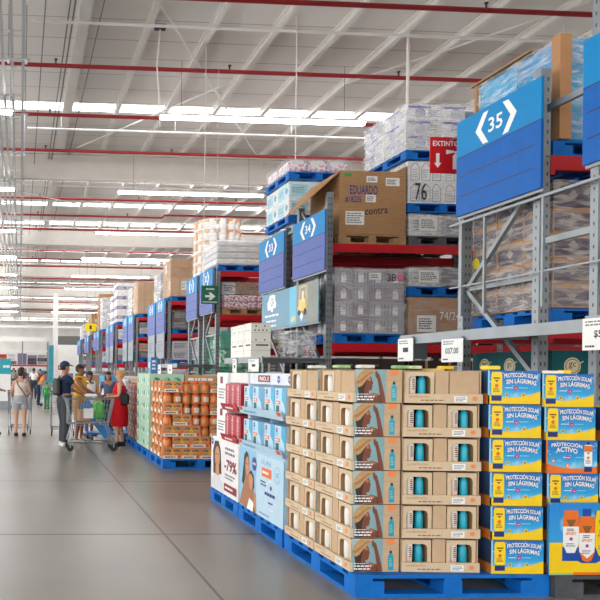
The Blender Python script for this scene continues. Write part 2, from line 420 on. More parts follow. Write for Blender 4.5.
# ------------------------------------------------------------------ pallets
PALM = {}
def pallet(label, x, y, z, w=1.3, d=1.2, m=BLUEP, group='shipping pallets', blocks=True, name='shipping_pallet', h=.15):
    k = (w, d, m.name)
    if k not in PALM:
        dk = MB(); n = 7
        for i in range(n):
            a = i*(d-.11)/(n-1)
            dk.box((0, a, .128), (w, a+.11, .15), m)
        for i in range(3):
            a = i*(w-.12)/2
            dk.box((a, 0, .108), (a+.12, d, .127), m)
        bt = MB()
        for i in range(3):
            a = i*(w-.12)/2
            bt.box((a, .1, 0), (a+.12, d-.1, .024), m)
        bt.box((0, 0, 0), (w, .1, .024), m).box((0, d-.1, 0), (w, d, .024), m)
        bs = {}
        for i in range(3):
            for j in range(3):
                bw = .2 if i != 1 else .13; bd = .16
                bs[(i, j)] = (MB().box((0, 0, 0), (bw, bd, .084), m).mesh('block'), (i*(w-bw)/2, j*(d-bd)/2, .024))
        PALM[k] = (dk.mesh('deck'), bt.mesh('bottom_boards'), bs)
    dm, bm, bs = PALM[k]
    t = thing(name, label, 'pallet', (x, y, z), 0, group)
    inst('deck', dm, t); inst('bottom_boards', bm, t)
    for (i, j), (me, l) in bs.items():
        if blocks or i == 0 or j == 0: inst('block', me, t, l)
    return t

# ------------------------------------------------------------------ pallet racks
XA = 4.9
def rack(label, y0, d=1.22, levels=(2.0, 3.6), top=4.42, bays=2, bay=2.75, slots=True):
    t = thing('pallet_rack', label, 'rack', (XA, y0, 0), 0, 'pallet racks')
    def post(x, y):
        b = MB().box((x, y, .02), (x+.1, y+.085, top), STEEL).box((x-.03, y-.02, 0), (x+.13, y+.105, .02), STEEL)
        if slots:
            f = FRONT(x, y, 0); l = LEFT(x, y+.085, 0)
            z = .3
            while z < top-.05:
                b.drect(f, .022, z, .036, z+.035, STEELD).drect(f, .064, z, .078, z+.035, STEELD)
                b.drect(l, .035, z, .049, z+.03, STEELD); z += .1
        b.build('post', t)
    for k in range(bays+1):
        x = k*(bay+.1)
        post(x, 0); post(x, d-.085)
        if k > 1: continue
        xm = x+.05; z = .55; up = True
        while z+.95 < top:
            a, b_ = (d-.09, .09) if up else (.09, d-.09)
            MB().bar((xm, a, z), (xm, b_, z+.95), .045, .045, STEEL).build('diagonal_brace', t)
            MB().bar((xm, .085, z), (xm, d-.085, z), .035, .045, STEEL).build('cross_brace', t)
            z += .95; up = not up
    for k in range(bays):
        x = .1+k*(bay+.1)
        for z in levels:
            for y in (0, d-.05):
                b = MB().box((x, y, z-.14), (x+bay, y+.05, z-.005), RED)
                f = FRONT(x, y, z)
                for q in (0, bay-.045): b.box((x+q, y-.008, z-.19), (x+q+.045, y-.001, z-.003), RED)
                b.build('beam', t)
    return t

# ------------------------------------------------------------------ goods on pallets
CAR = {}
def carton_mesh(kind, a, b, c, m, seed):
    key = (kind, round(a, 3), round(b, 3), round(c, 3), m.name, seed)
    if key in CAR: return CAR[key]
    B = MB()
    if kind in ('sack', 'soft'):
        B.bbox((0, 0, 0), (a, b, c), m, min(.05, c*.22))
    else:
        B.box((0, 0, 0), (a, b, c), m)
    r = random.Random(seed*7+3)
    for pl, wd in ((FRONT(0, 0, 0), a), (LEFT(0, b, 0), b)):
        q = 2 if kind in ('sack', 'soft') else 1
        if kind == 'box':            # tape seam, small label
            B.drect(pl, wd*.44, 0, wd*.56, c, mat('tape', 'b08a5e', .35), q)
            if seed % 2: B.drect(pl, wd*.6, c*.35, wd*.88, c*.8, WHITE, q+1).dbars(pl, wd*.63, c*.42, wd*.85, c*.75, 4, INK, q+2, seed)
        elif kind == 'crest':         # dark panel with a pale crest
            B.drect(pl, wd*.03, c*.06, wd*.97, c*.78, mat('dark print', '463d52', .5), q)
            B.dcirc(pl, wd*.5, c*.56, c*.13, mat('crest grey', '9a8f8c'), q+1).dpoly(pl, [(wd*.35, c*.55), (wd*.65, c*.55), (wd*.5, c*.3)], mat('crest grey', '9a8f8c'), q+1)
        elif kind == 'lines':         # pack of bottles with a handle label
            n = 5
            for i in range(n): B.drect(pl, wd*(i+.35)/n, c*.08, wd*(i+.55)/n, c*.86, GREYI, q)
            B.drect(pl, wd*.34, c*.15, wd*.66, c*.62, WHITE, q+1).dcirc(pl, wd*.5, c*.66, c*.1, WHITE, q+1).dcirc(pl, wd*.5, c*.67, c*.045, GREYI, q+2)
        elif kind == 'art':           # pale printed packs with lilac and grey art
            B.dcirc(pl, wd*.4, c*.45, c*.3, mat('pale grey print', 'b9bac6'), q, ry=c*.34).dring(pl, wd*.4, c*.45, c*.34, c*.05, mat('lilac print', '7a70b8'), q+1)
            B.drect(pl, wd*.05, c*.78, wd*.7, c*.93, mat('violet print', '6a5cb0'), q).dbars(pl, wd*.62, c*.2, wd*.95, c*.7, 4, GREYI, q, seed)
        elif kind == 'jug':           # outlines of bottles on white board
            for i in range(3):
                x0 = wd*(.08+.31*i); x1 = x0+wd*.24
                B.dline(pl, [(x0, c*.1), (x0, c*.72), ((x0+x1)/2-wd*.03, c*.92), ((x0+x1)/2+wd*.03, c*.92), (x1, c*.72), (x1, c*.1), (x0, c*.1)], c*.03, GREYI, q)
                B.dbars(pl, x0+wd*.03, c*.2, x1-wd*.03, c*.65, 4, mat('pale grey print', 'b9bac6'), q, seed+i)
        elif kind == 'text':
            B.dbars(pl, wd*.12, c*.2, wd*.88, c*.8, 4, INK if seed % 2 else GREYI, q, seed)
        elif kind == 'band':
            B.drect(pl, 0, c*.3, wd, c*.62, mat('violet band', '5b4a86'), q).dbars(pl, wd*.1, c*.36, wd*.9, c*.56, 2, WHITE, q+1, seed)
        elif kind == 'aqua':
            B.drect(pl, wd*.06, c*.1, wd*.6, c*.85, mat('aqua print', 'a9dbe6'), q).dbars(pl, wd*.1, c*.3, wd*.55, c*.7, 3, mat('teal ink', '4a9ab0'), q+1, seed)
            B.dcirc(pl, wd*.78, c*.5, c*.2, mat('teal ink', '4a9ab0'), q)
    CAR[key] = B.mesh('carton'); return CAR[key]

def wrap_shell(w, d, h, seed, m, jit=.007, e=.018):
    r = random.Random(seed); B = MB()
    n, k = 9, 9
    def grid(o, u, v, nu, nv, nrm):
        vs = [Vector(o)+Vector(u)*(i/nu)+Vector(v)*(j/nv)+Vector(nrm)*(r.uniform(0, jit) if 0 < i < nu and 0 < j < nv else 0) for j in range(nv+1) for i in range(nu+1)]
        B.add(vs, [(j*(nu+1)+i, j*(nu+1)+i+1, (j+1)*(nu+1)+i+1, (j+1)*(nu+1)+i) for j in range(nv) for i in range(nu)], m, True)
    grid((-e, -e, .01), (w+2*e, 0, 0), (0, 0, h+e-.01), n, k, (0, -1, 0))
    grid((-e, d+e, .01), (0, -d-2*e, 0), (0, 0, h+e-.01), n, k, (-1, 0, 0))
    grid((w+e, -e, .01), (0, d+2*e, 0), (0, 0, h+e-.01), n, k, (1, 0, 0))
    grid((-e, -e, h+e), (w+2*e, 0, 0), (0, d+2*e, 0), n, n, (0, 0, 1))
    return B
def load(name, label, x, y, z, w, d, h, nx, ny, nz, mats, kinds=('box',), wrap=None, cat='pallet load', seed=1, part='carton', labels=(), gap=.006, group=None, wrapjit=.007):
    """one film-wrapped (or strapped) pallet load: it moves as one, its cartons are parts"""
    t = thing(name, label, cat, (x, y, z), 0, group)
    r = random.Random(seed)
    a, b, c = w/nx, d/ny, h/nz
    for k in range(nz):
        for j in range(ny):
            for i in range(nx):
                if i not in (0, nx-1) and j != 0: continue
                if i == nx-1 and j not in (0, ny-1) and nx > 1: continue
                q = r.randrange(3)
                me = carton_mesh(kinds[(k+q) % len(kinds)], a-gap, b-gap, c-.004, mats[(k*2+i+j+q) % len(mats)], q)
                inst(part, me, t, (i*a+gap/2+r.uniform(-.002, .002), j*b+gap/2+r.uniform(-.002, .002), k*c+.002))
    if wrap: wrap_shell(w, d, h, seed, wrap, wrapjit).build('stretch_wrap', t)
    for (lx, lz, lw, lh) in labels:
        MB().drect(FRONT(0, -.032, 0), lx, lz, lx+lw, lz+lh, WHITE).dbars(FRONT(0, -.032, 0), lx+lw*.1, lz+lh*.15, lx+lw*.9, lz+lh*.85, 5, INK, 2, seed).build('paper_label', t)
    return t
WR = wrap_mat('stretch film', .36); WRH = wrap_mat('stretch film heavy', .6); WRL = wrap_mat('stretch film light', .26)
WRB = wrap_mat('stretch film milky', .5, 'eef4f8', .12)
def cm(n, h, **k): return mat(n, h, k.get('r', .65), 0, .07, 5, .3)
BR1, BR2, BR3 = cm('brown board 1', 'b58a5f'), cm('brown board 2', 'a87c54'), cm('brown board 3', 'c49b6f')
WH1, WH2 = cm('white board', 'eceaea'), cm('off white board', 'd9d8d8')
GY1, GY2 = cm('grey pack', 'b4b1b8'), cm('dark grey pack', '77747e')
PU1, PU2 = cm('plum board', '5a4a60'), cm('violet board', '7f7396')
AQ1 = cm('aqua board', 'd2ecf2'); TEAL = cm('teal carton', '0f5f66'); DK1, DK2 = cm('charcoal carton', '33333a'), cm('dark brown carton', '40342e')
PK1 = cm('pink pack', 'dfaab8'); GRN = cm('green pack', '2aa183'); YEL = cm('yellow pack', 'e6b92a'); BLU = cm('blue wrap', '36a6d4')

# ------------------------------------------------------------------ aisle signs
SGN_T = mat('sign sky blue', '0886c6', .5, 0, .03, 9, .2); SGN_B = mat('sign royal blue', '0660b4', .5, 0, .05, 9, .2)
SGN_P = mat('sign periwinkle', '5468b0', .5, 0, .04, 9, .25); GROOVE = mat('sign groove', '10204c', .5)
def sign(num, label, y0, y1, z0, z1, low, x=4.80):
    wd, ht = y1-y0, z1-z0
    t = thing('aisle_sign', label, 'sign', (x, y0, z0), 0, 'aisle number signs')
    pl = LEFT(-.025, wd, 0)
    g = MB().box((-.025, 0, 0), (0, wd, ht*.615), low).box((-.025, 0, ht*.615), (0, wd, ht), SGN_T)
    for q in (.615, .41, .2): g.drect(pl, wd*.04 if q < .6 else 0, ht*q-.006, wd*(.94 if q < .6 else 1), ht*q+.006, GROOVE)
    pn = g.build('panel', t)
    zc = ht*.80; xc = wd*.5; k = ht*.155
    for s in (-1, 1):
        pts = [(.245, 0), (.15, k), (.085, k*1.02), (.175, 0), (.085, -k*1.02), (.15, -k)]
        MB().dpoly(pl, [(xc+s*wd*a_, zc+b_) for a_, b_ in pts][::s], WHITE, 2).build('chevron', pn)
    MB().dtext(pl, num, xc, zc-ht*.072, ht*.145, WHITE, 2, width=wd*.17, bold=.015).build('lettering', pn)
    fr = MB()
    fr.box((.001, 0, -.03), (.03, wd, -.001), STEEL).box((.001, .0, 0), (.03, .03, ht), STEEL).box((.001, wd-.03, 0), (.03, wd, ht), STEEL)
    for yy in (.04, wd-.1): fr.box((.03, yy, ht*.3), (XA-x-.001, yy+.05, ht*.3+.04), STEEL)
    fr.build('sign_frame', t)
    return t

# ---- aisle 35/36 racks (next to the kraft display)
rack('grey steel pallet rack behind the yellow sunscreen cases at the picture edge', 4.56, top=4.75)
rack('grey steel pallet rack carrying the blue aisle sign 35', 6.37)
sign('36', 'blue aisle sign cut by the picture edge beside sign 35', 4.5, 5.72, 3.3, 4.36, SGN_B)
sign('35', 'large blue aisle sign with white number 35 in chevrons', 6.2, 7.45, 3.24, 4.27, SGN_B)
t = thing('sign_rail', 'thin grey rail running under blue sign 35', 'rail', (4.84, 4.45, 0))
MB().box((-.012, 0, 3.165), (.012, 3.2, 3.19), STEEL).build('upper_rail', t)
MB().box((-.006, 0, 2.47), (.006, 3.2, 2.485), STEEL).build('lower_rail', t)
for k, yy in enumerate((1.78, 2.6, 2.98)): MB().box((-.012, yy, 2.15), (.012, yy+.025, 3.163), STEEL).build('upright', t)
P3, P6 = (5.06, 3.6), 0
pallet('dark blue pallet under the plum cartons in the rack of sign 35', 5.06, 6.4, 2.0, 1.2, 1.18)
t = load('wrapped_load', 'film-wrapped plum and brown cartons behind the bracing under sign 35', 5.06, 6.4, 2.155, 1.2, 1.18, 1.2, 3, 3, 5, [BR1, BR2, cm('plum dark', '4a3d4c')], ('crest',), wrap_mat('clouded film', .62, 'd6cec8', .2), seed=4)
MB().dcirc(LEFT(-.03, 1.18, 0), .1, .58, .06, mat('yellow tag', 'e8d020'), 1).build('yellow_sticker', t)
pallet('blue pallet on the top beam of the rack of sign 35', 5.05, 6.4, 3.6, 1.3, 1.18)
t = load('wrapped_load', 'tall blue film-wrapped load with brown corner boards above sign 35', 5.12, 6.4, 3.755, 1.3, 1.2, .98, 2, 2, 3, [BLU, cm('blue wrap dark', '2f90c4'), BLU], ('plain',), WRB, seed=9, gap=.02)
for (xx, yy) in ((-.03, 1.2), (1.3, -.03)): MB().box((xx, yy, .0), (xx+.03, yy+.03, 1.01), CARTON).build('corner_board', t)
MB().box((-.045, -.045, .0), (.07, -.022, 1.0), CARTON).box((-.045, -.022, .0), (-.024, .06, 1.0), CARTON).build('corner_board', t)
MB().box((-.05, .35, 1.003), (1.32, 1.28, 1.02), BR2).build('top_sheet', t)
pallet('grey pallet under the teal cartons at floor level', 5.06, 6.4, 0, 1.2, 1.18, GREYP)
def teal_mesh():
    a, b, c = .395, .385, .395
    B = MB().box((0, 0, 0), (a, b, c), TEAL)
    for pl, wd in ((FRONT(0, 0, 0), a), (LEFT(0, b, 0), b)):
        B.dcirc(pl, wd*.52, c*.62, .085, mat('cream print', 'e6d9b0'), 1).dring(pl, wd*.52, c*.62, .07, .006, INK, 2)
        B.dtext(pl, 'gc', wd*.52, c*.56, .06, INK, 2).dline(pl, [(wd*.66, c*.68), (wd*.8, c*.74)], .01, mat('cream print', 'e6d9b0'), 2)
        B.dbars(pl, wd*.14, c*.12, wd*.92, c*.3, 2, mat('pale teal ink', '9fd0cc'), 1, 5)
    return B.mesh('carton')
TM = teal_mesh()
for k in range(4):
    for n, (i, j) in enumerate(((0, 0), (0, 1), (0, 2), (1, 0))):
        tag(inst('teal_carton', TM, None, (5.07+.4*i, 6.41+.39*j, .155+.4*k)), 'teal carton with a cream disc, %s layer up, %s' % (ORD[k], ('at the rack post', 'in the middle of the side', 'at the far end of the side', 'second along the front')[n]), 'carton', 'teal cartons in the rack of sign 35')

# ---- aisle 34/33 racks
rack('grey pallet rack with red beams carrying sign 34', 10.98)
rack('grey pallet rack behind the one of sign 34, carrying sign 33', 12.72, top=4.2)
sign('34', 'periwinkle and sky blue aisle sign numbered 34', 10.78, 12.08, 3.14, 4.1, SGN_P)
sign('33', 'periwinkle and sky blue aisle sign numbered 33', 12.5, 13.8, 3.08, 4.1, SGN_P)
for nm, y0, y1, zs in (('the large blue sign', 5.781, 6.369, (1.2, 2.75, 4.0)), ('the teal banner', 12.201, 12.719, (1.2, 2.7, 4.05))):
    for z, w_ in zip(zs, ('low', 'middle', 'high')):
        tag(MB().box((4.93, y0, z), (4.97, y1, z+.06), STEEL).build('row_spacer'), '%s grey steel spacer joining the two racks by %s' % (w_, nm), 'spacer')
# big open carton
pallet('worn wooden pallet under the tall open brown carton', 5.1, 11.0, 3.6, 1.12, 1.15, WOODP, name='wooden_pallet')
t = thing('open_carton', 'tall brown carton with handwriting and an open flap, beside sign 34', 'carton', (5.11, 11.0, 3.755))
W_, D_, H_ = 1.1, 1.14, 1.02
def corrug():
    m = mat('corrugated carton', 'b98f66', .8, 0, .05, 6, .2)
    nt = m.node_tree; wv = nt.nodes.new('ShaderNodeTexWave'); wv.bands_direction = 'Z'; wv.inputs['Scale'].default_value = 9; wv.inputs['Distortion'].default_value = .6
    tc = nt.nodes.new('ShaderNodeTexCoord'); nt.links.new(tc.outputs['Object'], wv.inputs['Vector'])
    bp = nt.nodes.new('ShaderNodeBump'); bp.inputs['Strength'].default_value = .45; bp.inputs['Distance'].default_value = .02
    nt.links.new(wv.outputs['Fac'], bp.inputs['Height']); nt.links.new(bp.outputs['Normal'], nt.nodes['Principled BSDF'].inputs['Normal'])
    return m
COR = corrug()
b = MB()
b.box((0, 0, 0), (W_, .02, H_), COR).box((0, D_-.02, 0), (W_, D_, H_), COR).box((0, .02, 0), (.02, D_-.02, H_), COR).box((W_-.02, .02, 0), (W_, D_-.02, H_), COR).box((.02, .02, 0), (W_-.02, D_-.02, .02), COR)
b.build('body', t)
f = MB(); f.add([(0, 0, H_), (0, D_, H_), (-.42, D_+.12, H_-.5), (-.46, -.02, H_-.42), (.01, 0, H_-.012), (.01, D_, H_-.012), (-.41, D_+.12, H_-.512), (-.45, -.02, H_-.432)],
      [(0, 1, 2, 3), (7, 6, 5, 4), (0, 3, 7, 4), (1, 5, 6, 2), (3, 2, 6, 7), (0, 4, 5, 1)], CARTON)
f.build('flap', t)
f = MB(); f.add([(W_, 0, H_), (W_, D_, H_), (W_+.004, D_, H_+.1), (W_+.004, 0, H_+.1)], [(0, 1, 2, 3), (3, 2, 1, 0)], BR3); f.build('flap', t)
pl = FRONT(0, 0, 0)
MB().dtext(pl, 'EDUARDO', .17, .64, .15, INKB, 1, align='L', width=.46, bold=.02).build('handwriting', t)
MB().dtext(pl, '#18235', .09, .5, .115, INKB, 1, align='L', width=.27, bold=.02).build('handwriting', t)
MB().dtext(pl, 'contra', .42, .33, .1, INK, 1, align='L', width=.38, rise=.02, bold=.01).build('handwriting', t)
for i, (x0, z0, x1, z1) in enumerate(((.1, .15, .41, .37), (.43, .52, .6, .64), (.44, .84, .62, .94), (.76, .79, .99, .92))):
    MB().drect(pl, x0, z0, x1, z1, WHITE, 2).dbars(pl, x0+.02, z0+.02, x1-.02, z1-.02, 5 if i == 0 else 3, GREYI if i == 0 else INK, 3, i).build('paper_label', t)
MB().drect(pl, .07, .93, .2, .98, mat('green tape', '4aa050'), 2).build('green_tape', t)
# right of it: three layers of white sacks
pallet('pale pallet under the low wrapped pack beside the open carton', 6.27, 11.0, 3.6, 1.12, 1.15, GREYP)
load('wrapped_load', 'low white wrapped pack between the red beam and a blue pallet', 6.28, 11.02, 3.755, 1.1, 1.12, .34, 2, 2, 1, [WH1, GY1], ('text',), WRH, seed=2, labels=((.15, .08, .3, .22),))
pallet('blue pallet under the white printed cartons marked 76', 6.24, 11.0, 4.13, 1.2, 1.18)
t = load('wrapped_load', 'white printed cartons scrawled 76 on a blue pallet', 6.25, 11.02, 4.285, 1.18, 1.15, .68, 2, 2, 2, [WH1, WH1], ('jug',), WRL, seed=3)
MB().dtext(FRONT(0, -.034, 0), '76', .1, .04, .28, INK, 1, align='L', width=.2).build('handwriting', t)
MB().dtext(FRONT(0, -.034, 0), 'EDS', .82, .05, .14, INK, 1, align='L', width=.26).build('handwriting', t)
pallet('blue pallet under the topmost stack of white and lilac packs', 6.2, 11.0, 4.99, 1.2, 1.3)
load('wrapped_load', 'topmost stack of white and lilac wrapped packs behind the EXTINTOR sign', 6.21, 11.02, 5.145, 1.18, 1.35, .74, 2, 2, 3, [WH1, WH1, WH2], ('art',), WRH, seed=5, part='pack')
# lower level
pallet('blue pallet under the grey bottle packs', 5.06, 11.0, 2.0, 1.15, 1.18)
t = load('wrapped_load', 'four layers of grey wrapped bottle packs on the lower red beam', 5.06, 11.02, 2.155, 1.15, 1.15, 1.05, 4, 3, 4, [GY1, GY1, cm('mauve pack', 'a2959f')], ('lines',), WR, seed=6, part='bottle_pack')
MB().dpoly(FRONT(0, -.034, 0), [(1.02, .87), (1.1, .87), (1.12, .96), (1.06, .98), (1.0, .95)], mat('pink tag', 'e87aa0'), 1).build('pink_tag', t)
MB().dtext(FRONT(0, -.034, 0), '38', .85, .85, .12, INK, 1, align='L', width=.14).drect(FRONT(0, -.034, 0), .55, .87, .75, .98, WHITE, 1).dbars(FRONT(0, -.034, 0), .57, .89, .73, .96, 2, INK, 2, 3).build('paper_label', t)
pallet('grey pallet under the brown film-wrapped carton', 6.28, 11.0, 2.0, 1.1, 1.18, GREYP)
t = load('wrapped_load', 'brown film-wrapped carton with white scrawl below a blue pallet', 6.29, 11.02, 2.155, 1.08, 1.15, .6, 1, 1, 1, [CARTON], ('plain',), WR, seed=7, labels=((.12, .04, .32, .27),))
MB().dtext(FRONT(0, -.034, 0), '74/24', .5, .24, .13, WHITE, 1, align='L', width=.34).build('handwriting', t)
pallet('blue pallet on top of the brown wrapped carton', 6.28, 11.0, 2.78, 1.1, 1.18)
load('wrapped_load', 'low grey wrapped bundle topmost beside the grey bottle packs', 6.29, 11.02, 2.935, 1.08, 1.15, .3, 2, 2, 1, [WH2, GY2], ('text',), WRH, seed=8, labels=((.14, .06, .34, .2),))
# floor level, dark
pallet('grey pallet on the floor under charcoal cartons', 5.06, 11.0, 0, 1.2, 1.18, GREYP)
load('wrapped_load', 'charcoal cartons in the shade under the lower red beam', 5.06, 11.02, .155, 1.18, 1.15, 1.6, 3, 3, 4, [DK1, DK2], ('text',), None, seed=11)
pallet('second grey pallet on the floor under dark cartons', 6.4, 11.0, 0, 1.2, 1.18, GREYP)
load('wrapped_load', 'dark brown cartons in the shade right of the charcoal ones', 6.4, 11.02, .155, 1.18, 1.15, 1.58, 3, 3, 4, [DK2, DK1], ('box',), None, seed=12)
# far row of that rack
pallet('wooden pallet at the top beam behind sign 33', 5.05, 12.75, 3.6, 1.2, 1.18, WOODP, name='wooden_pallet')
load('wrapped_load', 'grey wrapped bundle showing above sign 33', 5.06, 12.75, 3.755, 1.2, 1.2, .52, 3, 3, 2, [GY1, PU2, GY2], ('band',), WRH, seed=13)
pallet('bright blue pallet under the aqua and white cartons', 4.95, 12.75, 4.3, 1.2, 1.22)
load('wrapped_load', 'aqua and white cartons in two layers above sign 33', 4.97, 12.77, 4.455, 1.2, 1.18, .62, 2, 2, 2, [WH1, AQ1], ('aqua',), WRL, seed=14)
pallet('bright blue pallet under the pink and white sacks', 4.95, 12.75, 5.1, 1.18, 1.22)
load('wrapped_load', 'pink and white sacks topmost above sign 33', 4.97, 12.8, 5.255, 1.14, 1.15, .24, 3, 2, 1, [print_mat('pink sack', 'f3eeee', ['e38fae', 'f4f0f0', 'c9c0d8'], 22)], ('soft',), WRL, seed=15, part='sack')
pallet('wooden pallet at the lower beam behind the teal banner', 5.06, 12.75, 2.0, 1.2, 1.18, WOODP, name='wooden_pallet')
load('wrapped_load', 'grey and blue wrapped cartons behind the teal banner', 5.06, 12.77, 2.155, 1.18, 1.15, 1.1, 3, 3, 4, [GY2, GY1, cm('slate pack', '55606e')], ('box',), WRH, seed=17)
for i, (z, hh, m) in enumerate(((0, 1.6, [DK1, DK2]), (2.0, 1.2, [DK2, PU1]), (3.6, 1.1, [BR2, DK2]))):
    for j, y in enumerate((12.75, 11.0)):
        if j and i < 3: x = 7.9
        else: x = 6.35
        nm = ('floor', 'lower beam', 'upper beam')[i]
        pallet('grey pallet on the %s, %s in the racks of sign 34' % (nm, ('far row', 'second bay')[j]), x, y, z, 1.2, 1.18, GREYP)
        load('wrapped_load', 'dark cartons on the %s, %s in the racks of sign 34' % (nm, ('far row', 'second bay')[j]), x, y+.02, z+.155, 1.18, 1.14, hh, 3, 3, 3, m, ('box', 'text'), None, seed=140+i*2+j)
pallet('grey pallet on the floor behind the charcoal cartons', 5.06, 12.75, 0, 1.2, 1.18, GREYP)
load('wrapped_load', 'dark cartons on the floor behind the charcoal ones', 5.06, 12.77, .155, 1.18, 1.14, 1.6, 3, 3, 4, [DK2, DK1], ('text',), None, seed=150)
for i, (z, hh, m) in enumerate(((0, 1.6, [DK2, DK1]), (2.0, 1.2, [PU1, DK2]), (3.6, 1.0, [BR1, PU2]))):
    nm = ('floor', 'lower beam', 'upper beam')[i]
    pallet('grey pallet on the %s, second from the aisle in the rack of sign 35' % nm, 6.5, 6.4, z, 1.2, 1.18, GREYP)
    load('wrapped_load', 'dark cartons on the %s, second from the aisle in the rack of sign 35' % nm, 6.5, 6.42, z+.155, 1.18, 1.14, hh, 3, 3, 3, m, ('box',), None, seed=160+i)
# ---- aisle 32/31 racks
rack('grey pallet rack with red beams behind the green arrow sign', 17.3, levels=(2.96, 4.05), top=4.04)
rack('grey pallet rack carrying the patterned round load', 18.95, levels=(2.96, 4.05), top=4.04)
sign('32', 'small aisle sign half behind the green arrow sign', 17.2, 18.45, 3.02, 4.12, SGN_P)
sign('31', 'small aisle sign just left of the green arrow sign', 18.75, 19.95, 2.98, 4.12, SGN_P)
pallet('blue pallet under the white mattress stack', 4.95, 17.32, 4.05, 1.15, 1.18)
load('wrapped_load', 'stack of white wrapped mattress packs on the top red beam', 4.9, 17.3, 4.205, 1.22, 1.25, .62, 1, 1, 4, [WH1, WH2], ('soft',), WRL, seed=21, part='mattress_pack')
ROLL = print_mat('patterned paper roll', 'f4f2ee', ['e79a52', 'f6f3ef', '9fb4d8', 'f0c48a'], 9)
pallet('blue pallet under the patterned round load', 4.95, 18.97, 4.05, 1.15, 1.18)
t = thing('wrapped_load', 'rounded load of orange and blue patterned rolls above the aisle sign', 'pallet load', (5.56, 19.62, 4.205), 0)
rl = MB().lathe([(0, 0), (.106, .003), (.108, .02), (.108, .29), (.1, .305), (0, .308)], ROLL, n=10).mesh('paper_roll')
for k in range(5):
    for q in range(16):
        a = 2*PI*q/16; ca, sa = math.cos(a), math.sin(a)
        inst('paper_roll', rl, t, (.53*math.copysign(abs(ca)**.75, ca), .53*math.copysign(abs(sa)**.75, sa), k*.31), q)
sh = MB(); r0 = random.Random(3); n = 32; vs = []
for k in range(7):
    for q in range(n):
        a = 2*PI*q/n; ca, sa = math.cos(a), math.sin(a); rr = .66+r0.uniform(-.006, .006)
        vs.append((rr*math.copysign(abs(ca)**.75, ca), rr*math.copysign(abs(sa)**.75, sa),   .01+k*1.55/6))
sh.add(vs, [(k*n+q, k*n+(q+1) % n, (k+1)*n+(q+1) % n, (k+1)*n+q) for k in range(6) for q in range(n)], WRL, True); sh.build('stretch_wrap', t)
pallet('wooden pallet under the pink packs', 5.06, 17.32, 2.96, 1.15, 1.18, WOODP, name='wooden_pallet')
load('wrapped_load', 'two layers of pink printed packs on a wooden pallet', 5.08, 17.34, 3.115, 1.1, 1.1, .34, 1, 1, 2, [print_mat('pink print', 'edd0d8', ['c06a86', 'f2e6e8', 'a8506e'], 26)], ('soft',), WRL, seed=22, part='pack')
load('wrapped_load', 'brown and grey bundle stacked on the pink packs', 5.1, 17.5, 3.49, 1.05, .95, .3, 3, 2, 1, [BR2, WH2, GY1], ('text',), WR, seed=23)
pallet('grey pallet on the floor under the green packs', 5.06, 17.32, 0, 1.15, 1.18, GREYP)
load('wrapped_load', 'tall green wrapped packs behind the white plastic crates', 5.06, 17.34, .155, 1.15, 1.15, 2.4, 2, 2, 5, [GRN, GRN, print_mat('green print', '2aa183', ['8fd6a0', '1f8a74', 'd9ecd8'], 12)], ('soft',), WRL, seed=24, part='pack')
pallet('grey pallet on the floor under the teal packs', 5.06, 18.97, 0, 1.15, 1.18, GREYP)
load('wrapped_load', 'teal wrapped packs behind the bracing below the arrow sign', 5.06, 19.0, .155, 1.15, 1.1, 2.3, 2, 2, 4, [GRN, GY1], ('soft',), WRL, seed=25, part='pack')
pallet('wooden pallet on the middle beam behind the patterned rolls', 5.06, 18.97, 2.96, 1.15, 1.18, WOODP, name='wooden_pallet')
load('wrapped_load', 'grey wrapped bundle behind the small aisle signs', 5.06, 19.0, 3.115, 1.15, 1.1, .68, 3, 3, 3, [GY1, PU2], ('text',), WRH, seed=26)

# ---- the racks further down the aisle
FAR = [(23.0, (1.75, 2.77, 3.86), 30), (29.4, (1.9, 2.95, 3.8), 28), (35.8, (1.9, 3.0, 3.9), 26), (42.2, (1.9, 3.0, 3.9), 24), (48.6, (1.9, 3.0, 3.9), 22), (55., (1.9, 3.0, 3.9), 20)]
STY = {  # per rack: (near top load, far top load)
 0: (('brown carton stack with white labels above the small signs', [BR1, BR3, BR1], ('box',), WRL, 1.25, 2, 2, 2), ('white and grey wrapped bundle behind brown cartons', [WH1, GY1], ('text',), WRH, 1.0, 2, 3, 3)),
 1: (('yellowish brown wrapped cartons below a green lid', [BR3, cm('straw board', 'd2ae78')], ('box',), WRL, 1.35, 2, 2, 4), ('white striped wrapped load beside yellowish cartons', [WH1, WH2], ('text',), WRH, 1.3, 2, 2, 4)),
 2: (('violet banded white packs in four layers', [WH1], ('band',), WRL, 2.0, 3, 2, 4), ('second violet banded load behind the first', [WH1], ('band',), WRL, 1.5, 3, 2, 3)),
 3: (('tall white wrapped column of packs', [WH1, WH2], ('text',), WRH, 1.9, 3, 3, 5), ('tall brown stack at the far rack tops', [BR1, BR2], ('box',), None, 2.3, 3, 3, 5)),
 4: (('brown cartons beside the yellow hanging sign', [BR2, BR1], ('box',), None, 1.5, 3, 3, 4), ('pale wrapped load near the yellow hanging sign', [WH2, BR3], ('box',), WRL, 1.2, 3, 3, 3)),
 5: (('small grey load on the last rack', [GY1, WH2], ('text',), WRL, 1.1, 3, 3, 3), ('small pale load on the last rack', [WH1], ('text',), WRL, 1.0, 3, 3, 3)),
}
LOWC = [[GY1, GY2], [PU1, BR2], [WH2, GY1], [BR1, RED], [DK2, BR2], [GRN, WH2]]
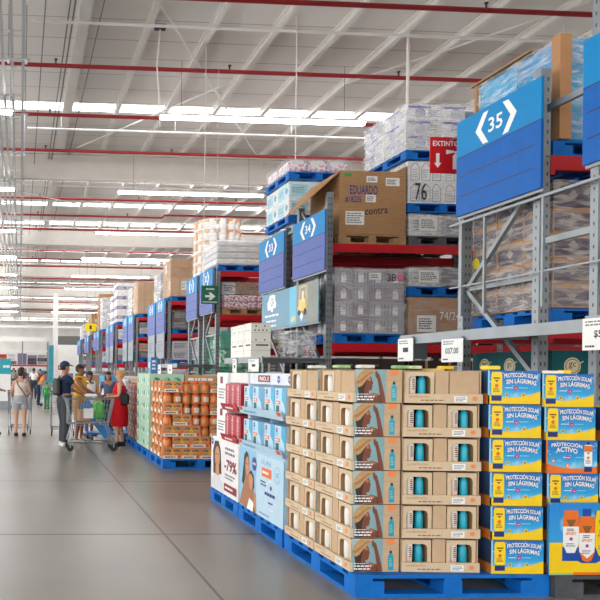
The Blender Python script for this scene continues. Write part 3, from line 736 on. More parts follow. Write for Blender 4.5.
for i, (y, lv, num) in enumerate(FAR):
    for j in range(2):
        y0 = y+1.62*j; wh = ('near', 'far')[j]
        rack('grey pallet rack, %s row of the %s rack pair past the round load' % (('first', 'second')[j], ORD[i]), y0, levels=lv, top=lv[2]-.005, bays=1, slots=i < 2)
        sign(str(num-j), 'distant blue aisle sign, %s board of the %s rack pair beyond the arrow sign' % (('first', 'second')[j], ORD[i]), y0+.0, y0+1.4, 2.82, 3.95, SGN_P)
        lab, ms, kd, wr, hh, nx, ny, nz = STY[i][j]
        pw = 'blue pallet topmost in %s row, %s rack pair past the arrow sign' % (('first', 'second')[j], ORD[i])
        pallet(pw, 5.02, y0+.02, lv[2], 1.2, 1.18, blocks=False)
        load('wrapped_load', lab, 4.98, y0+.02, lv[2]+.155, 1.22, 1.18, hh, nx, ny, nz, ms, kd, wr, seed=40+i*2+j)
        for q, z in enumerate((0, lv[0], lv[1])):
            nm = ('floor', 'low beam', 'middle beam')[q]; hz = min((1.32, .62, .62)[q], lv[q]-.19-.155-z-.04)
            cl = LOWC[(i*2+j+q*2) % 6]
            pallet('%s pallet at %s, %s row, %s rack pair past the arrow sign' % (('blue', 'grey')[q == 0], nm, ('first', 'second')[j], ORD[i]), 5.06, y0+.02, z, 1.15, 1.18, (BLUEP, GREYP)[q == 0], blocks=False)
            load('wrapped_load', 'wrapped goods at %s, %s row, %s rack pair past the arrow sign' % (nm, ('first', 'second')[j], ORD[i]), 5.06, y0+.03, z+.155, 1.12, 1.12, hz, 2, 2, 2 if q else 4, cl, ('text',), WRL, seed=60+i*6+j*3+q)
        # hanging white board under the sign
        if i in (0, 1, 2):
            tag(MB().box((4.78, y0+.05, 1.95), (4.81, y0+1.3, 2.78), mat('notice grey', '8c98a4', .5)).dbars(LEFT(4.78, y0+1.3, 1.95), .2, .2, 1.0, .6, 5, GREYI, 1, i).build('notice_sign'), 'pale board below the aisle sign, %s board of the %s rack pair' % (('first', 'second')[j], ORD[i]), 'board')

# ---- signs hung in the aisle
t = thing('fire_extinguisher_sign', 'red EXTINTOR sign with white arrow sticking out behind sign 35', 'sign', (4.72, 7.86, 3.66))
RS = mat('safety red', 'd3141f', .35, 0, .03)
MB().box((0, 0, .18), (.44, .012, .6), RS).build('panel', t)
pl = FRONT(0, 0, .18)
b = MB().dtext(pl, 'EXTINTOR', .21, .315, .06, WHITE, 1, width=.36, bold=.02)
b.dpoly(pl, [(.09, .06), (.135, .12), (.11, .12), (.11, .23), (.07, .23), (.07, .12), (.045, .12)], WHITE, 1)
b.dpoly(pl, [(.27, .05), (.35, .05), (.35, .2), (.33, .23), (.29, .23), (.27, .2)], WHITE, 1).dpoly(pl, [(.29, .235), (.33, .235), (.33, .26), (.29, .26)], WHITE, 1).dpoly(pl, [(.19, .22), (.285, .245), (.285, .262), (.19, .275)], WHITE, 1)
b.build('pictogram', t)
MB().box((.2, .013, .5), (.36, .03, .53), STEEL).box((.24, -.255, .56), (.255, .012, .575), STEEL).build('bracket', t)
t = thing('exit_arrow_sign', 'green hanging sign with a white arrow in front of the small aisle signs', 'sign', (4.14, 15.85, 3.07))
GS = mat('safety green', '0b6a48', .35, 0, .03)
MB().box((0, 0, 0), (.4, .02, .42), GS).build('panel', t)
pl = FRONT(0, 0, 0)
b = MB().dpoly(pl, [(.09, .2), (.21, .2), (.17, .26), (.23, .26), (.33, .175), (.23, .09), (.17, .09), (.21, .15), (.09, .15)], WHITE, 1)
b.dbars(pl, .11, .31, .31, .37, 1, WHITE, 1, 2).drect(pl, .03, .035, .37, .05, WHITE, 1); b.build('pictogram', t)
MB().tube((.05, .01, .42), (.05, .01, 5.95), .008, WHITEM, 5).build('hanger', t)
MB().tube((.35, .01, .42), (.35, .01, 5.95), .004, WHITEM, 5).build('hanger', t)
t = thing('hanging_sign', 'small yellow hanging sign far down over the rack ends', 'sign', (4.4, 47.2, 4.2))
MB().box((0, 0, 0), (.75, .03, .5), mat('sign yellow', 'f4dc00', .4, 0, .02)).dpoly(FRONT(0, 0, 0), [(.3, .12), (.45, .12), (.45, .38), (.3, .38)], INK, 1).build('panel', t)
MB().tube((.1, .015, .5), (.1, .015, 4.75), .012, STEEL, 5).tube((.65, .015, .5), (.65, .015, 4.75), .012, STEEL, 5).build('hanger', t)

# ---- teal banner under signs 34 and 33
t = thing('rack_banner', 'teal banner with a yellow forklift picture under signs 33 and 34', 'banner', (4.79, 10.98, 2.34))
BT = ramp_mat('banner teal', [(0, '1b6f95'), (.45, '2e8db0'), (.62, '2aa6cc'), (1, '7e8a86')], 1, .35)
BT1 = mat('banner teal flat', '2a82a4', .35, 0, .05); BT2 = mat('banner sky', '2ab2d6', .35, 0, .05); BT3 = mat('banner grey', '77807a', .4, 0, .15, 3)
MB().box((-.015, 0, 0), (0, 2.62, .68), BT1).build('panel', t)
pl = LEFT(-.015, 2.62, 0)
b = MB().drect(pl, 1.42, 0, 1.72, .68, BT2, 1).drect(pl, 1.72, .0, 2.62, .68, BT3, 1).dpoly(pl, [(1.72, 0), (2.2, 0), (2.05, .1), (1.72, .3)], BT1, 2)
b.build('backdrop_print', t)
b = MB()
YF_ = mat('forklift yellow', 'e0c45a', .4); 
b.drect(pl, 1.78, .22, 2.2, .3, YF_, 3).drect(pl, 1.82, .3, 2.12, .42, YF_, 3).dline(pl, [(1.86, .42), (1.88, .62), (2.1, .64), (2.14, .42)], .03, YF_, 3).drect(pl, 2.16, .25, 2.19, .66, YF_, 3)
b.dcirc(pl, 1.84, .2, .05, INK, 4).dcirc(pl, 2.1, .2, .06, INK, 4).drect(pl, 1.95, .38, 2.06, .56, mat('cream print', 'e6d9b0'), 4)
b.build('forklift_print', t)
b = MB().dpoly(pl, [(.32, .36), (.5, .36), (.5, .32), (.6, .32), (.6, .38), (.74, .38), (.78, .46), (.72, .54), (.72, .62), (.6, .64), (.42, .64), (.38, .56), (.3, .5)], WHITE, 3).dring(pl, .55, .5, .075, .02, BT1, 4).drect(pl, .55, .48, .62, .5, BT1, 4)
b.build('badge_print', t)
for q in ((.18, .21, .92, .29, 2), (.25, .11, .9, .18, 7), (.36, .02, .86, .09, 9)): MB().dbars(pl, *q[:4], 1, WHITE, 3, q[4]).build('lettering', t)
b = MB()
b.drect(pl, 1.5, .06, 1.68, .15, mat('cream yellow', 'ead98a'), 3).dpoly(pl, [(1.95, .05), (2.02, .13), (1.95, .21), (1.88, .13)], WHITE, 3); b.build('emblem_print', t)
MB().box((.001, 0, -.03), (.03, 2.62, -.002), STEEL).box((.03, .2, .3), (.105, .24, .34), STEEL).box((.03, 2.3, .3), (.105, 2.34, .34), STEEL).build('sign_frame', t)
# ------------------------------------------------------------------ rack-end shelves, price cards
def price_card(label, x, y1, z0, wd, ht, txt, seed, tx=.5):
    t = thing('price_sign', label, 'price card', (x, y1-wd, z0), 0, 'price cards at the rack ends')
    cd = MB().box((-.006, 0, 0), (0, wd, ht), WHITE).build('card', t)
    pl = LEFT(-.006, wd, 0); b = MB()
    if txt: b.dtext(pl, txt, wd*tx, ht*.36, ht*.26, INK, 1, width=wd*.62*min(1, len(txt)/6), bold=.02)
    else: b.drect(pl, wd*.35, ht*.4, wd*.7, ht*.6, INK, 1)
    b.dbars(pl, wd*.08, ht*.74, wd*.7, ht*.94, 2, GREYI, 1, seed).dbars(pl, wd*.08, ht*.06, wd*.4, ht*.18, 1, INK, 1, seed)
    b.build('lettering', cd)
    MB().box((-.004, .02, ht), (0, wd-.02, ht+.02), STEEL).build('clip', t)
def end_shelf(label, x0, x1, y0, y1, z, posts):
    t = thing('end_shelf', label, 'shelf', (x0, y0, z), 0)
    MB().box((.03, 0, -.02), (x1-x0, y1-y0, 0), STEEL).build('deck', t)
    MB().box((0, 0, -.09), (.028, y1-y0, .012), STEEL).build('front_rail', t)
    for q in posts:
        MB().box((.03, q, -.08), (x1-x0+.02, q+.04, -.022), STEEL).build('bracket', t)
    return t
end_shelf('grey steel price rail in front of the frame of sign 35', 4.3, 4.87, 4.62, 7.7, 1.93, (.02, 1.85, 2.9))
price_card('white price card marked 037 hanging under the grey rail below sign 35', 4.28, 6.88, 1.63, .34, .23, '037.00', 1)
price_card('white price card at the end of the grey rail beside the bottle packs', 4.28, 7.7, 1.65, .3, .25, None, 2)
price_card('white price card starting with 5 cut by the picture edge', 4.28, 5.1, 1.7, .34, .24, '$5', 3, .42)
tag(MB().box((4.45, 7.72, 1.68), (4.63, 7.73, 1.86), STEEL).box((4.33, 7.705, 1.87), (4.63, 7.735, 1.9), STEEL).build('hanging_card_holder'), 'empty grey card holder behind the end of the rail', 'card holder')
end_shelf('grey shelf carrying three white plastic crates', 3.78, 4.87, 10.75, 12.75, 1.75, (.3, 1.2))
end_shelf('grey shelf below the small aisle signs 31 and 32', 3.9, 4.87, 17.2, 19.9, 1.7, (.2, 2.5))
price_card('white price card below the teal banner', 3.77, 11.35, 1.52, .5, .2, None, 4)
price_card('white card under the white plastic crates', 3.77, 12.2, 1.47, .22, .27, None, 5)
price_card('white price card on the shelf behind the orange jars', 3.89, 18.2, 1.42, .55, .26, None, 6)
price_card('second white price card on the shelf behind the orange jars', 3.89, 19.6, 1.42, .5, .26, None, 7)
CRW = mat('white crate plastic', 'ebe9df', .4, 0, .03)
def crate_mesh():
    w_, d_, h_ = .33, .36, .58
    B = MB()
    for a, b_ in (((0, 0, 0), (w_, .015, h_)), ((0, d_-.015, 0), (w_, d_, h_)), ((0, .015, 0), (.015, d_-.015, h_)), ((w_-.015, .015, 0), (w_, d_-.015, h_)), ((.015, .015, 0), (w_-.015, d_-.015, .015))): B.box(a, b_, CRW)
    for pl, wd in ((FRONT(0, 0, 0), w_), (LEFT(0, d_, 0), d_)):
        for z in (.12, .26, .42): B.drect(pl, 0, z, wd, z+.006, mat('crate shade line', 'b8b6aa'), 1)
        for x, z in ((.25, .53), (.7, .53), (.2, .46), (.4, .46), (.6, .46), (.8, .46), (.25, .3), (.7, .3)): B.drect(pl, wd*x-.012, z-.012, wd*x+.012, z+.012, STEELD, 1)
        B.drect(pl, wd*.25, .2, wd*.9, .225, STEELD, 1); B.drect(pl, wd*.02, .565, wd*.98, .572, mat('crate shade line', 'b8b6aa'), 1)
    return B.mesh('plastic_crate')
CM_ = crate_mesh()
for i, y in enumerate((11.45, 11.9, 12.33)):
    tag(inst('plastic_crate', CM_, None, (3.84+.02*i, y, 1.752)), ('white plastic crate nearest on the grey shelf below the banner', 'middle white plastic crate of the three on the shelf', 'last white plastic crate of the three, half hidden')[i], 'crate', 'white plastic crates')
tag(MB().bbox((4.35, 11.0, 1.752), (4.78, 11.7, 2.2), wrap_mat('clear sack', .55), .06).build('plastic_sack'), 'clear plastic sack on the shelf under the teal banner', 'sack')

# ------------------------------------------------------------------ front display: kraft sunscreen trays
SPLAT = mat('orange print', 'f08a4e', .6); TEALB = mat('teal spray can', '0f9fb8', .28, .1, .03); SKINP = mat('tan skin print', '7d432d', .55, 0, .1, 20)
HATP = mat('straw hat print', 'c49a68', .6, 0, .12, 60); HAIRP = mat('dark hair print', '3a2620', .6); SKYP = mat('teal sky print', '86aab0', .5, 0, .08, 12); SKINL = mat('lit skin print', 'b8734f', .55)
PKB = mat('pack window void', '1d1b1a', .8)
def tray_meshes(L, D=.33, H=.226):
    t = .006; lip = .064
    B = MB().box((0, 0, 0), (L, D, t), KRAFT).box((0, D-t, t), (L, D, H), KRAFT).box((0, t, t), (t, D-t, H), KRAFT).box((L-t, t, t), (L, D-t, H), KRAFT)
    B.box((-.002, -.014, .001), (L+.002, t, lip), KRAFTL).box((L*.5-.045, .012, t), (L*.5+.045, .018, H-.006), KRAFT)
    lp = FRONT(0, -.014, 0); P = B; ST = MB()
    P.dtext(lp, 'SUN PROTECTION', L*.05, .038, .011, mat('brown ink', '8a6a4a'), 1, align='L', width=L*.26).dbars(lp, L*.2, .012, L*.6, .028, 1, mat('brown ink', '8a6a4a'), 1, 4)
    ST.drect(lp, L*.63, .008, L*.8, .05, WHITE, 1).dbars(lp, L*.65, .014, L*.78, .044, 3, GREYI, 2, 8)
    P.dpoly(lp, [(L*.9+(.024 if a % 2 else .014)*math.cos(a*PI/7), .034+(.02 if a % 2 else .012)*math.sin(a*PI/7)) for a in range(14)], SPLAT, 1)
    E_ = MB(); pl = ENDX(L, 0, 0); W = D*.655
    def q(pts): return [(u*W, v*H) for u, v in pts]
    E_.drect(pl, .001, .001, W, H, SKYP, 1)
    E_.dpoly(pl, q([(0, .995), (.3, .995), (.1, .8), (0, .62)]), mat('pale sky print', 'a9c4c8'), 2)
    E_.dpoly(pl, q([(.08, .46), (.25, .62), (.42, .72), (.44, .3), (.4, .01), (.06, .01), (.12, .25)]), HAIRP, 2)
    E_.dpoly(pl, q([(.36, .66), (.5, .8), (.545, .72), (.55, .66), (.59, .57), (.55, .54), (.565, .48), (.54, .46), (.55, .41), (.5, .36), (.44, .36), (.46, .2), (.3, .14), (.3, .4)]), SKINP, 3)
    E_.dcirc(pl, .46*W, .7*H, .055*W, SKINL, 4, 10)
    E_.dpoly(pl, q([(.01, .6), (.04, .76), (.14, .9), (.3, .998), (.72, .998), (.6, .9), (.48, .82), (.36, .68), (.24, .52), (.12, .46), (.04, .5)]), HATP, 4)
    E_.dpoly(pl, q([(.02, .62), (.1, .56), (.26, .66), (.42, .82), (.6, .93), (.5, .94), (.3, .8), (.14, .68)]), mat('straw hat band', 'a67c4c'), 5)
    E_.dpoly(pl, q([(.64, .93), (.69, .97), (.72, .9), (.78, .86), (.84, .66), (.9, .45), (.96, .2), (.99, .01), (.8, .01), (.8, .25), (.76, .5), (.72, .7), (.65, .8)]), SKINP, 3)
    E_.dpoly(pl, q([(.44, .22), (.6, .3), (.8, .22), (.84, .01), (.3, .01)]), SKINP, 3)
    E_.dpoly(pl, q([(.5, .24), (.62, .28), (.74, .2), (.6, .18)]), SKINL, 4)
    E_.dbars(pl, .06*W, .05*H, .7*W, .22*H, 2, WHITE, 6, 11).dbars(pl, .06*W, .235*H, .5*W, .275*H, 1, WHITE, 6, 12)
    E_.dpoly(pl, [((D+W)/2+(.04 if a % 2 else .024)*math.cos(a*PI/7), H*.925+min(H*.07, (.03 if a % 2 else .018)*math.sin(a*PI/7))) for a in range(14)], SPLAT, 1)
    E_.drect(pl, W+.004, H*.68, D-.004, H*.685, mat('brown ink', '8a6a4a'), 1)
    c = (D+W)/2
    E_.dpoly(pl, [(c-.019, H*.05), (c+.019, H*.05), (c+.019, H*.46), (c+.009, H*.56), (c-.009, H*.56), (c-.019, H*.46)], TEALB, 1)
    E_.dpoly(pl, [(c-.01, H*.56), (c+.01, H*.56), (c+.007, H*.64), (c-.007, H*.64)], INK, 1).dbars(pl, c-.013, H*.15, c+.013, H*.42, 5, mat('pale teal ink', '9fd0cc'), 2, 5)
    return B.mesh('tray'), ST.mesh('price_sticker'), E_.mesh('end_panel')
def pack_meshes(w_=.2, d_=.27, h_=.207):
    B = MB()
    x0, x1, z0, z1, r = w_*.13, w_*.87, h_*.1, h_*.86, .03
    inner = []
    for cx, cz, a0 in ((x1-r, z1-r, 0), (x0+r, z1-r, 90), (x0+.004, z0+.004, 180), (x1-.004, z0+.004, 270)):
        rr = r if cz > h_*.4 else .004
        for k in range(5):
            a = math.radians(a0+k*22.5); inner.append((cx+rr*math.cos(a), cz+rr*math.sin(a)))
    n = len(inner); cx, cz = w_/2, h_/2; outer = []
    for x, z in inner:
        dx, dz = x-cx, z-cz
        s = min((w_/2)/abs(dx) if dx else 9, (h_/2)/abs(dz) if dz else 9); outer.append((cx+dx*s, cz+dz*s))
    corner = {}
    V = [(x, 0, z) for x, z in inner]+[(x, 0, z) for x, z in outer]+[(x, .1, z) for x, z in inner]
    F = []
    for k in range(n):
        j = (k+1) % n
        a, b_ = outer[k], outer[j]
        F.append((k, n+k, n+j, j)); 
        if abs(a[0]-b_[0]) > 1e-5 and abs(a[1]-b_[1]) > 1e-5:      # corner fill
            cxr = (w_ if a[0] > cx else 0, 0, h_ if (a[1]+b_[1])/2 > cz else 0)
            xr = w_ if max(a[0], b_[0]) > w_-1e-4 else 0; zr = h_ if max(a[1], b_[1]) > h_-1e-4 else 0
            V.append((xr, 0, zr)); F.append((n+k, len(V)-1, n+j))
    B.add(V, [tuple(reversed(f)) for f in F], KRAFTL)
    B.add(V, [(k, (k+1) % n, 2*n+(k+1) % n, 2*n+k) for k in range(n)], KRAFTD)
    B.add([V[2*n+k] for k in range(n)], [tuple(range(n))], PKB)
    B.add([(0,0,0),(w_,0,0),(w_,d_,0),(0,d_,0),(0,0,h_),(w_,0,h_),(w_,d_,h_),(0,d_,h_)], [(0,3,2,1),(4,5,6,7),(2,3,7,6),(0,4,7,3),(1,2,6,5)], KRAFT)
    spray = MB().lathe([(0, 0), (.026, 0), (.027, .004), (.027, .12), (.02, .14), (.016, .145), (.016, .165), (.013, .168), (0, .168)], TEALB, n=12)
    tube = MB().lathe([(0, 0), (.022, 0), (.023, .03), (.025, .12), (.024, .16), (0, .162)], mat('white tube', 'efece4', .35, 0, .02), n=12)
    tp = FRONT(-.02, -.0262, 0); tube.dbars(tp, .008, .03, .032, .13, 7, SPLAT, 1, 3).dbars(tp, .01, .06, .03, .14, 6, INK, 2, 6)
    wide = MB().lathe([(0, 0), (.036, 0), (.038, .02), (.041, .1), (.038, .15), (.02, .163), (0, .164)], mat('white tube', 'efece4', .35, 0, .02), n=14)
    wp = LEFT(0, 0, 0); wp2 = Pl((.0405, -.016, 0), (0, 1, 0), (0, 0, 1)); wide.dbars(wp2, .0, .04, .03, .13, 6, GREYI, 1, 6)
    return B.mesh('carton'), spray.mesh('spray_can'), tube.mesh('white_tube'), wide.mesh('white_tube')
TL, TP, TE = tray_meshes(.57); CL, CP, CE = tray_meshes(.53)
PC, PS, PT, PW = pack_meshes()
def display_tray(label, x, y, z, rz, front, plain=()):
    L = .53 if front else .57
    t = thing('display_tray', label, 'display tray', (x, y, z), rz, 'kraft sunscreen display trays')
    inst('tray', CL if front else TL, t); inst('price_sticker', CP if front else TP, t)
    if not front: inst('end_panel', TE, t)
    return t
ROT = Matrix.Rotation
def pack(label, tx, ty, tz, rz, lx, turned=False, white=False):
    """one windowed kraft pack standing in a tray; lx along the tray"""
    off = Matrix.Rotation(rz, 3, 'Z') @ (Vector((lx+.2, .012+.27, .0075)) if turned else Vector((lx, .012, .0075)))
    t = thing('sunscreen_pack', label, 'sunscreen pack', (tx+off.x, ty+off.y, tz+off.z), rz+(PI if turned else 0), 'windowed kraft sunscreen packs')
    inst('carton', PC, t)
    if not turned:
        inst('white_tube', PW if white else PT, t, (.075, .05, .0225) if white else (.062, .034, .0225))
        if not white: inst('spray_can', PS, t, (.128, .033, .0225))
PZ = .151; TH_ = .231
rows = ('bottom', 'second', 'third', 'fourth', 'fifth', 'top')
pallet('bright blue pallet under the kraft trays and yellow cases', 2.265, 4.575, 0, 1.355, 1.26)
for k in range(6):
    z = PZ+.001+k*TH_; dx = rnd.uniform(-.004, .004)+(.006 if k == 5 else 0)
    for j, (yy, who) in enumerate(((5.222, 'showing the sunhat picture on its end'), (5.815, 'behind the sunhat column'))):
        display_tray('%s kraft display tray of the stack %s' % (rows[k], ('with the sunhat pictures', 'beside the light blue lotion display')[j]), 2.275+dx, yy, z, -PI/2, False)
        for q in range(2):
            pack('windowed kraft pack in the %s tray %s, %s' % (rows[k], ('with the sunhat picture', 'beside the lotion display')[j], ('farther from the corner', 'closer to the corner')[q]), 2.275+dx, yy, z, -PI/2, (.03, .34)[q], k == 5 and q == 1, True)
    display_tray('%s kraft display tray facing front, between sunhat pictures and yellow cases' % rows[k], 2.625+dx, 4.66, z, -.055, True)
    for q in range(2):
        pack('windowed kraft pack in the %s front tray, beside the %s' % (rows[k], ('sunhat pictures', 'yellow cases')[q]), 2.625+dx, 4.66, z, -.055, (.012, .318)[q], k == 5 and q == 1)
tag(MB().box((2.9, 4.69, PZ+6*TH_-.21), (2.935, 4.9, PZ+6*TH_+.008), mat('yellow kraft', 'd8bf74', .7)).build('loose_carton'), 'narrow yellowish carton slipped between packs in the top front tray', 'carton')
ZT = PZ+6*TH_+.004
for i, (x, y, w_, m, lab) in enumerate(((2.3, 4.95, .1, 'a9cf86', 'pale green packet lying on the top corner tray'), (2.36, 4.72, .1, 'e4ddd0', 'cream packet lying on the sunhat stack'), (2.66, 4.8, .09, '8fbf7a', 'light green packet on the top front tray beside the sunhat stack'), (2.8, 4.84, .07, 'c9dba8', 'small pale green packet in the middle of the top front tray'), (3.0, 4.8, .08, 'f0c020', 'yellow packet on the top front tray'), (2.3, 5.4, .12, 'dfe6d8', 'pale packet on the stack beside the lotion display'))):
    tag(MB().bbox((x, y, ZT), (x+w_, y+.09, ZT+.024), mat('packet '+m, m, .5, 0, .15, 30), .006).build('loose_packet'), lab, 'packet')

# ------------------------------------------------------------------ yellow and blue sunscreen cases
SUNB = ramp_mat('case blue print', [(0, '8fd8f0'), (.4, '28a6e0'), (1, '0668c0')], 2, .38, ('9fd8f4', 9))
SUNY = mat('case yellow', 'f8cf0c', .4, 0, .03); NAVY = mat('navy print', '15296e', .4); MAG = mat('magenta print', 'b0379a', .4); ORG = mat('case orange', 'ee7420', .42, 0, .04)
OUTL = mat('blue outline print', '1458b4', .4); SIDEB = ramp_mat('case side print', [(0, 'c8742a'), (.28, 'b86a2a'), (.32, '22304a'), (1, '274a78')], 2, .45)
SKB = mat('pale blue print', '9ad4f2', .4)
CW, CD, CH = .362, .3, .226
def bottle_print(B, pl, x, z, w_, h_, body, cap, l):
    hw = w_/2
    B.dpoly(pl, [(x-hw, z+h_*.26), (x-hw*.75, z+h_*.2), (x+hw*.75, z+h_*.2), (x+hw, z+h_*.26), (x+hw, z+h_*.9), (x+hw*.85, z+h_), (x-hw*.85, z+h_), (x-hw, z+h_*.9)], body, l)
    B.dpoly(pl, [(x-hw*.92, z), (x+hw*.92, z), (x+hw*.92, z+h_*.18), (x-hw*.92, z+h_*.18)], cap, l)
    B.dpoly(pl, [(x-hw*.4, z+h_*.72), (x+hw*.4, z+h_*.72), (x, z+h_*.64)], mat('bottle brown', '8a5a20'), l+1).drect(pl, x-hw*.6, z+h_*.76, x+hw*.6, z+h_*.81, mat('bottle brown', '8a5a20'), l+1)
    B.dcirc(pl, x, z+h_*.52, hw*.36, ORG, l+1, 10).dbars(pl, x-hw*.6, z+h_*.3, x+hw*.6, z+h_*.44, 3, mat('bottle brown', '8a5a20'), l+1, 2)
def case_meshes(active):
    body = MB().box((0, 0, 0), (CW, CD, CH), SUNB, mx=SIDEB, mxx=SIDEB, mzz=SUNY, myy=SUNY)
    pl = FRONT(0, 0, 0); P = body; col = ORG if active else SUNY
    n = 14; top = [(CW*i/n, CH*((.2 if not active else .2)+.0*i-.075*math.sin(i/n*PI*1.05)+.17*(i/n)**2*(0 if active else 1)+(.1*(1-i/n)**2 if active else .06*(1-i/n)))) for i in range(n+1)]
    for a, b_ in zip(top, top[1:]): P.dpoly(pl, [(a[0], .0), (b_[0], .0), b_, a], col, 1)
    P.drect(pl, 0, 0, .012, CH, SKB if not active else col, 1)
    r = random.Random(5)
    for i in range(16): P.dcirc(pl, CW*r.uniform(.02, .98), CH*r.uniform(.4, .97), r.uniform(.002, .006), SKB, 1, 8)
    if not active: bottle_print(P, pl, CW*.165, CH*.09, CW*.21, CH*.87, mat('bottle yellow', 'ffd91a', .35, 0, .02), NAVY, 2)
    else:
        bottle_print(P, pl, CW*.82, CH*.05, CW*.16, CH*.82, WHITE, NAVY, 2)
        P.drect(pl, CW*.74, CH*.66, CW*.9, CH*.84, ORG, 3).drect(pl, CW*.79, CH*.88, CW*.85, CH*.95, NAVY, 2)
    cx = CW*(.63 if not active else .4)
    P.dcirc(pl, CW*(.53 if not active else .43), CH*.47, CH*.07, MAG, 2).dtext(pl, '50', CW*(.53 if not active else .43), CH*.44, CH*.05, WHITE, 3)
    P.drect(pl, CW*.33, CH*.475, CW*.48, CH*.495, WHITE, 2).drect(pl, CW*.58, CH*.475, CW*.76, CH*.495, SKB, 2)
    for x, z in (((.36, .27), (.68, .27)) if not active else ((.14, .38), (.42, .24))):
        P.dcirc(pl, CW*x, CH*z, CH*.055, col, 2, 12).dcirc(pl, CW*x, CH*z, CH*.03, mat('bottle brown', '8a5a20') if not active else WHITE, 3, 8)
        P.dbars(pl, CW*(x+.07), CH*(z-.03), CW*(x+.2), CH*(z+.04), 2, SKB, 2, 3)
    T = body; rs = CH*.02
    for s, z, h, wd in ((('PROTECCIÓN SOLAR', .755, .165, .66), ('SIN LÁGRIMAS', .57, .17, .58)) if not active else (('PROTECCIÓN', .77, .14, .6), ('ACTIVO', .6, .15, .42))):
        T.dtext(pl, s, cx, CH*z, CH*h, OUTL, 3, width=CW*wd*1.02, arch=CH*.05, rise=-rs, bold=.07)
        T.dtext(pl, s, cx, CH*z, CH*h, WHITE, 4, width=CW*wd, arch=CH*.05, rise=-rs, bold=.03)
    return body.mesh('carton')
K1, K2 = case_meshes(False), case_meshes(True)
def sun_case(label, x, y, z, rz=0., active=False):
    tag(inst('sunscreen_case', K2 if active else K1, None, (x, y, z), rz), label, 'sunscreen case', 'printed sunscreen cases')
for k in range(6):
    sun_case('%s yellow and blue sunscreen case in the column on the bright blue pallet' % rows[k], 3.222-.0075*k, 4.597, PZ+.001+k*.2315, -.035+rnd.uniform(-.005, .005))
pallet('dark grey pallet under the sunscreen cases at the picture edge', 3.63, 4.535, 0, 1.2, 1.2, mat('charcoal pallet', '4a4c52', .75, 0, .25, 9))
for c in range(2):
    for k in range(6):
        z = PZ+.001+k*.228-(0 if k < 2 else .0)
        if c == 1 and k == 5: continue
        if c == 1: sun_case('%s sunscreen case in the column cut by the picture edge' % rows[k], 4.0+.003*k, 4.62, z, 0, k in (0, 3, 4) and False)
        else: sun_case('%s sunscreen case in the column on the dark grey pallet%s' % (rows[k], ', with the orange wave' if k == 3 else ''), (3.625, 3.625, 3.622, 3.612, 3.598, 3.58)[k], 4.61, z, -.02+rnd.uniform(-.006, .006), k == 3)
t = thing('flap_packet', 'white paper flap on top of the column on the dark grey pallet', 'packet', (3.66, 4.66, PZ+.001+6*.228))
MB().bbox((0, 0, 0), (.12, .06, .02), WHITE, .004).bbox((.121, 0, 0), (.17, .07, .025), SUNY, .004).build('packet', t)
for i, (x, lab) in enumerate(((3.25, 'yellow packet on top of the bright blue pallet column'),)):
    tag(MB().bbox((x, 4.7, PZ+6*.2315+.002), (x+.1, 4.78, PZ+6*.2315+.03), mat('packet lemon', 'f2dc50', .5), .006).build('loose_packet'), lab, 'packet')
# large printed board leaning on that column
t = thing('display_board', 'large printed board with three big bottles in front of the sunscreen cases', 'display board', (3.605, 4.56, PZ+.001))
BW, BH = .9, .49
MB().box((0, 0, 0), (BW, .014, BH), ramp_mat('board blue', [(0, '1e78d0'), (.5, '35a2e2'), (1, '2388dc')], 2, .35, ('a8dcf4', 7))).build('board', t)
pl = FRONT(0, 0, 0); P = MB()
P.drect(pl, 0, 0, BW, .22, SUNY, 1).drect(pl, .17, 0, BW, .018, ORG, 2).drect(pl, 0, 0, .17, .012, mat('pale green strip', '9cc890'), 2)
P.dpoly(pl, [(.09, .095), (.2, .095), (.23, .08), (.33, .08), (.36, .095), (BW, .095), (BW, .19), (.09, .19)], mat('board navy', '0d4aa8', .4), 2)
P.build('backdrop_print', t)
P = MB()
for i, (x, z, hh, top, bodyc, capc) in enumerate(((.15, .15, .29, ORG, WHITE, NAVY), (.262, .1, .3, ORG, WHITE, NAVY), (.375, .13, .31, SUNY, SUNY, NAVY), (.5, .13, .3, SUNY, SUNY, NAVY), (.63, .13, .3, ORG, WHITE, NAVY))):
    hw = .058
    P.dpoly(pl, [(x-hw*.5, z), (x+hw*.5, z), (x+hw*.95, z+.06), (x+hw, z+hh*.8), (x+hw*.8, z+hh), (x-hw*.8, z+hh), (x-hw, z+hh*.8), (x-hw*.95, z+.06)], bodyc, 3+i*3)
    P.dpoly(pl, [(x-hw*.99, z+hh*.62), (x+hw*.99, z+hh*.62), (x+hw, z+hh*.8), (x+hw*.8, z+hh), (x-hw*.8, z+hh), (x-hw, z+hh*.8)], top, 4+i*3)
    P.dpoly(pl, [(x-hw*.6, z+hh*.78), (x+hw*.6, z+hh*.78), (x+hw*.2, z+hh*.62), (x-hw*.2, z+hh*.62)], mat('bottle brown', '8a5a20'), 5+i*3)
    P.dtext(pl, 'SPORT' if bodyc == WHITE else 'KIDS', x, z+hh*.42, .02, ORG, 5+i*3, width=hw*1.3, bold=.02).dbars(pl, x-hw*.5, z+hh*.5, x+hw*.5, z+hh*.58, 2, INK, 5+i*3, i).dbars(pl, x-hw*.6, z+hh*.14, x+hw*.6, z+hh*.24, 2, GREYI, 5+i*3, i)
    P.dcirc(pl, x, z+hh*.33, .012, MAG, 5+i*3, 10)
    if i == 1: P.dpoly(pl, [(x-hw*.55, z+.0), (x, z-.012), (x+hw*.55, z), (x+hw*.95, z+.06), (x, z+.012), (x-hw*.95, z+.06)], ORG, 6+i*3).drect(pl, x-.03, z+hh, x+.03, z+hh+.05, mat('board navy', '0d4aa8', .4), 4)
P.build('bottle_print', t)
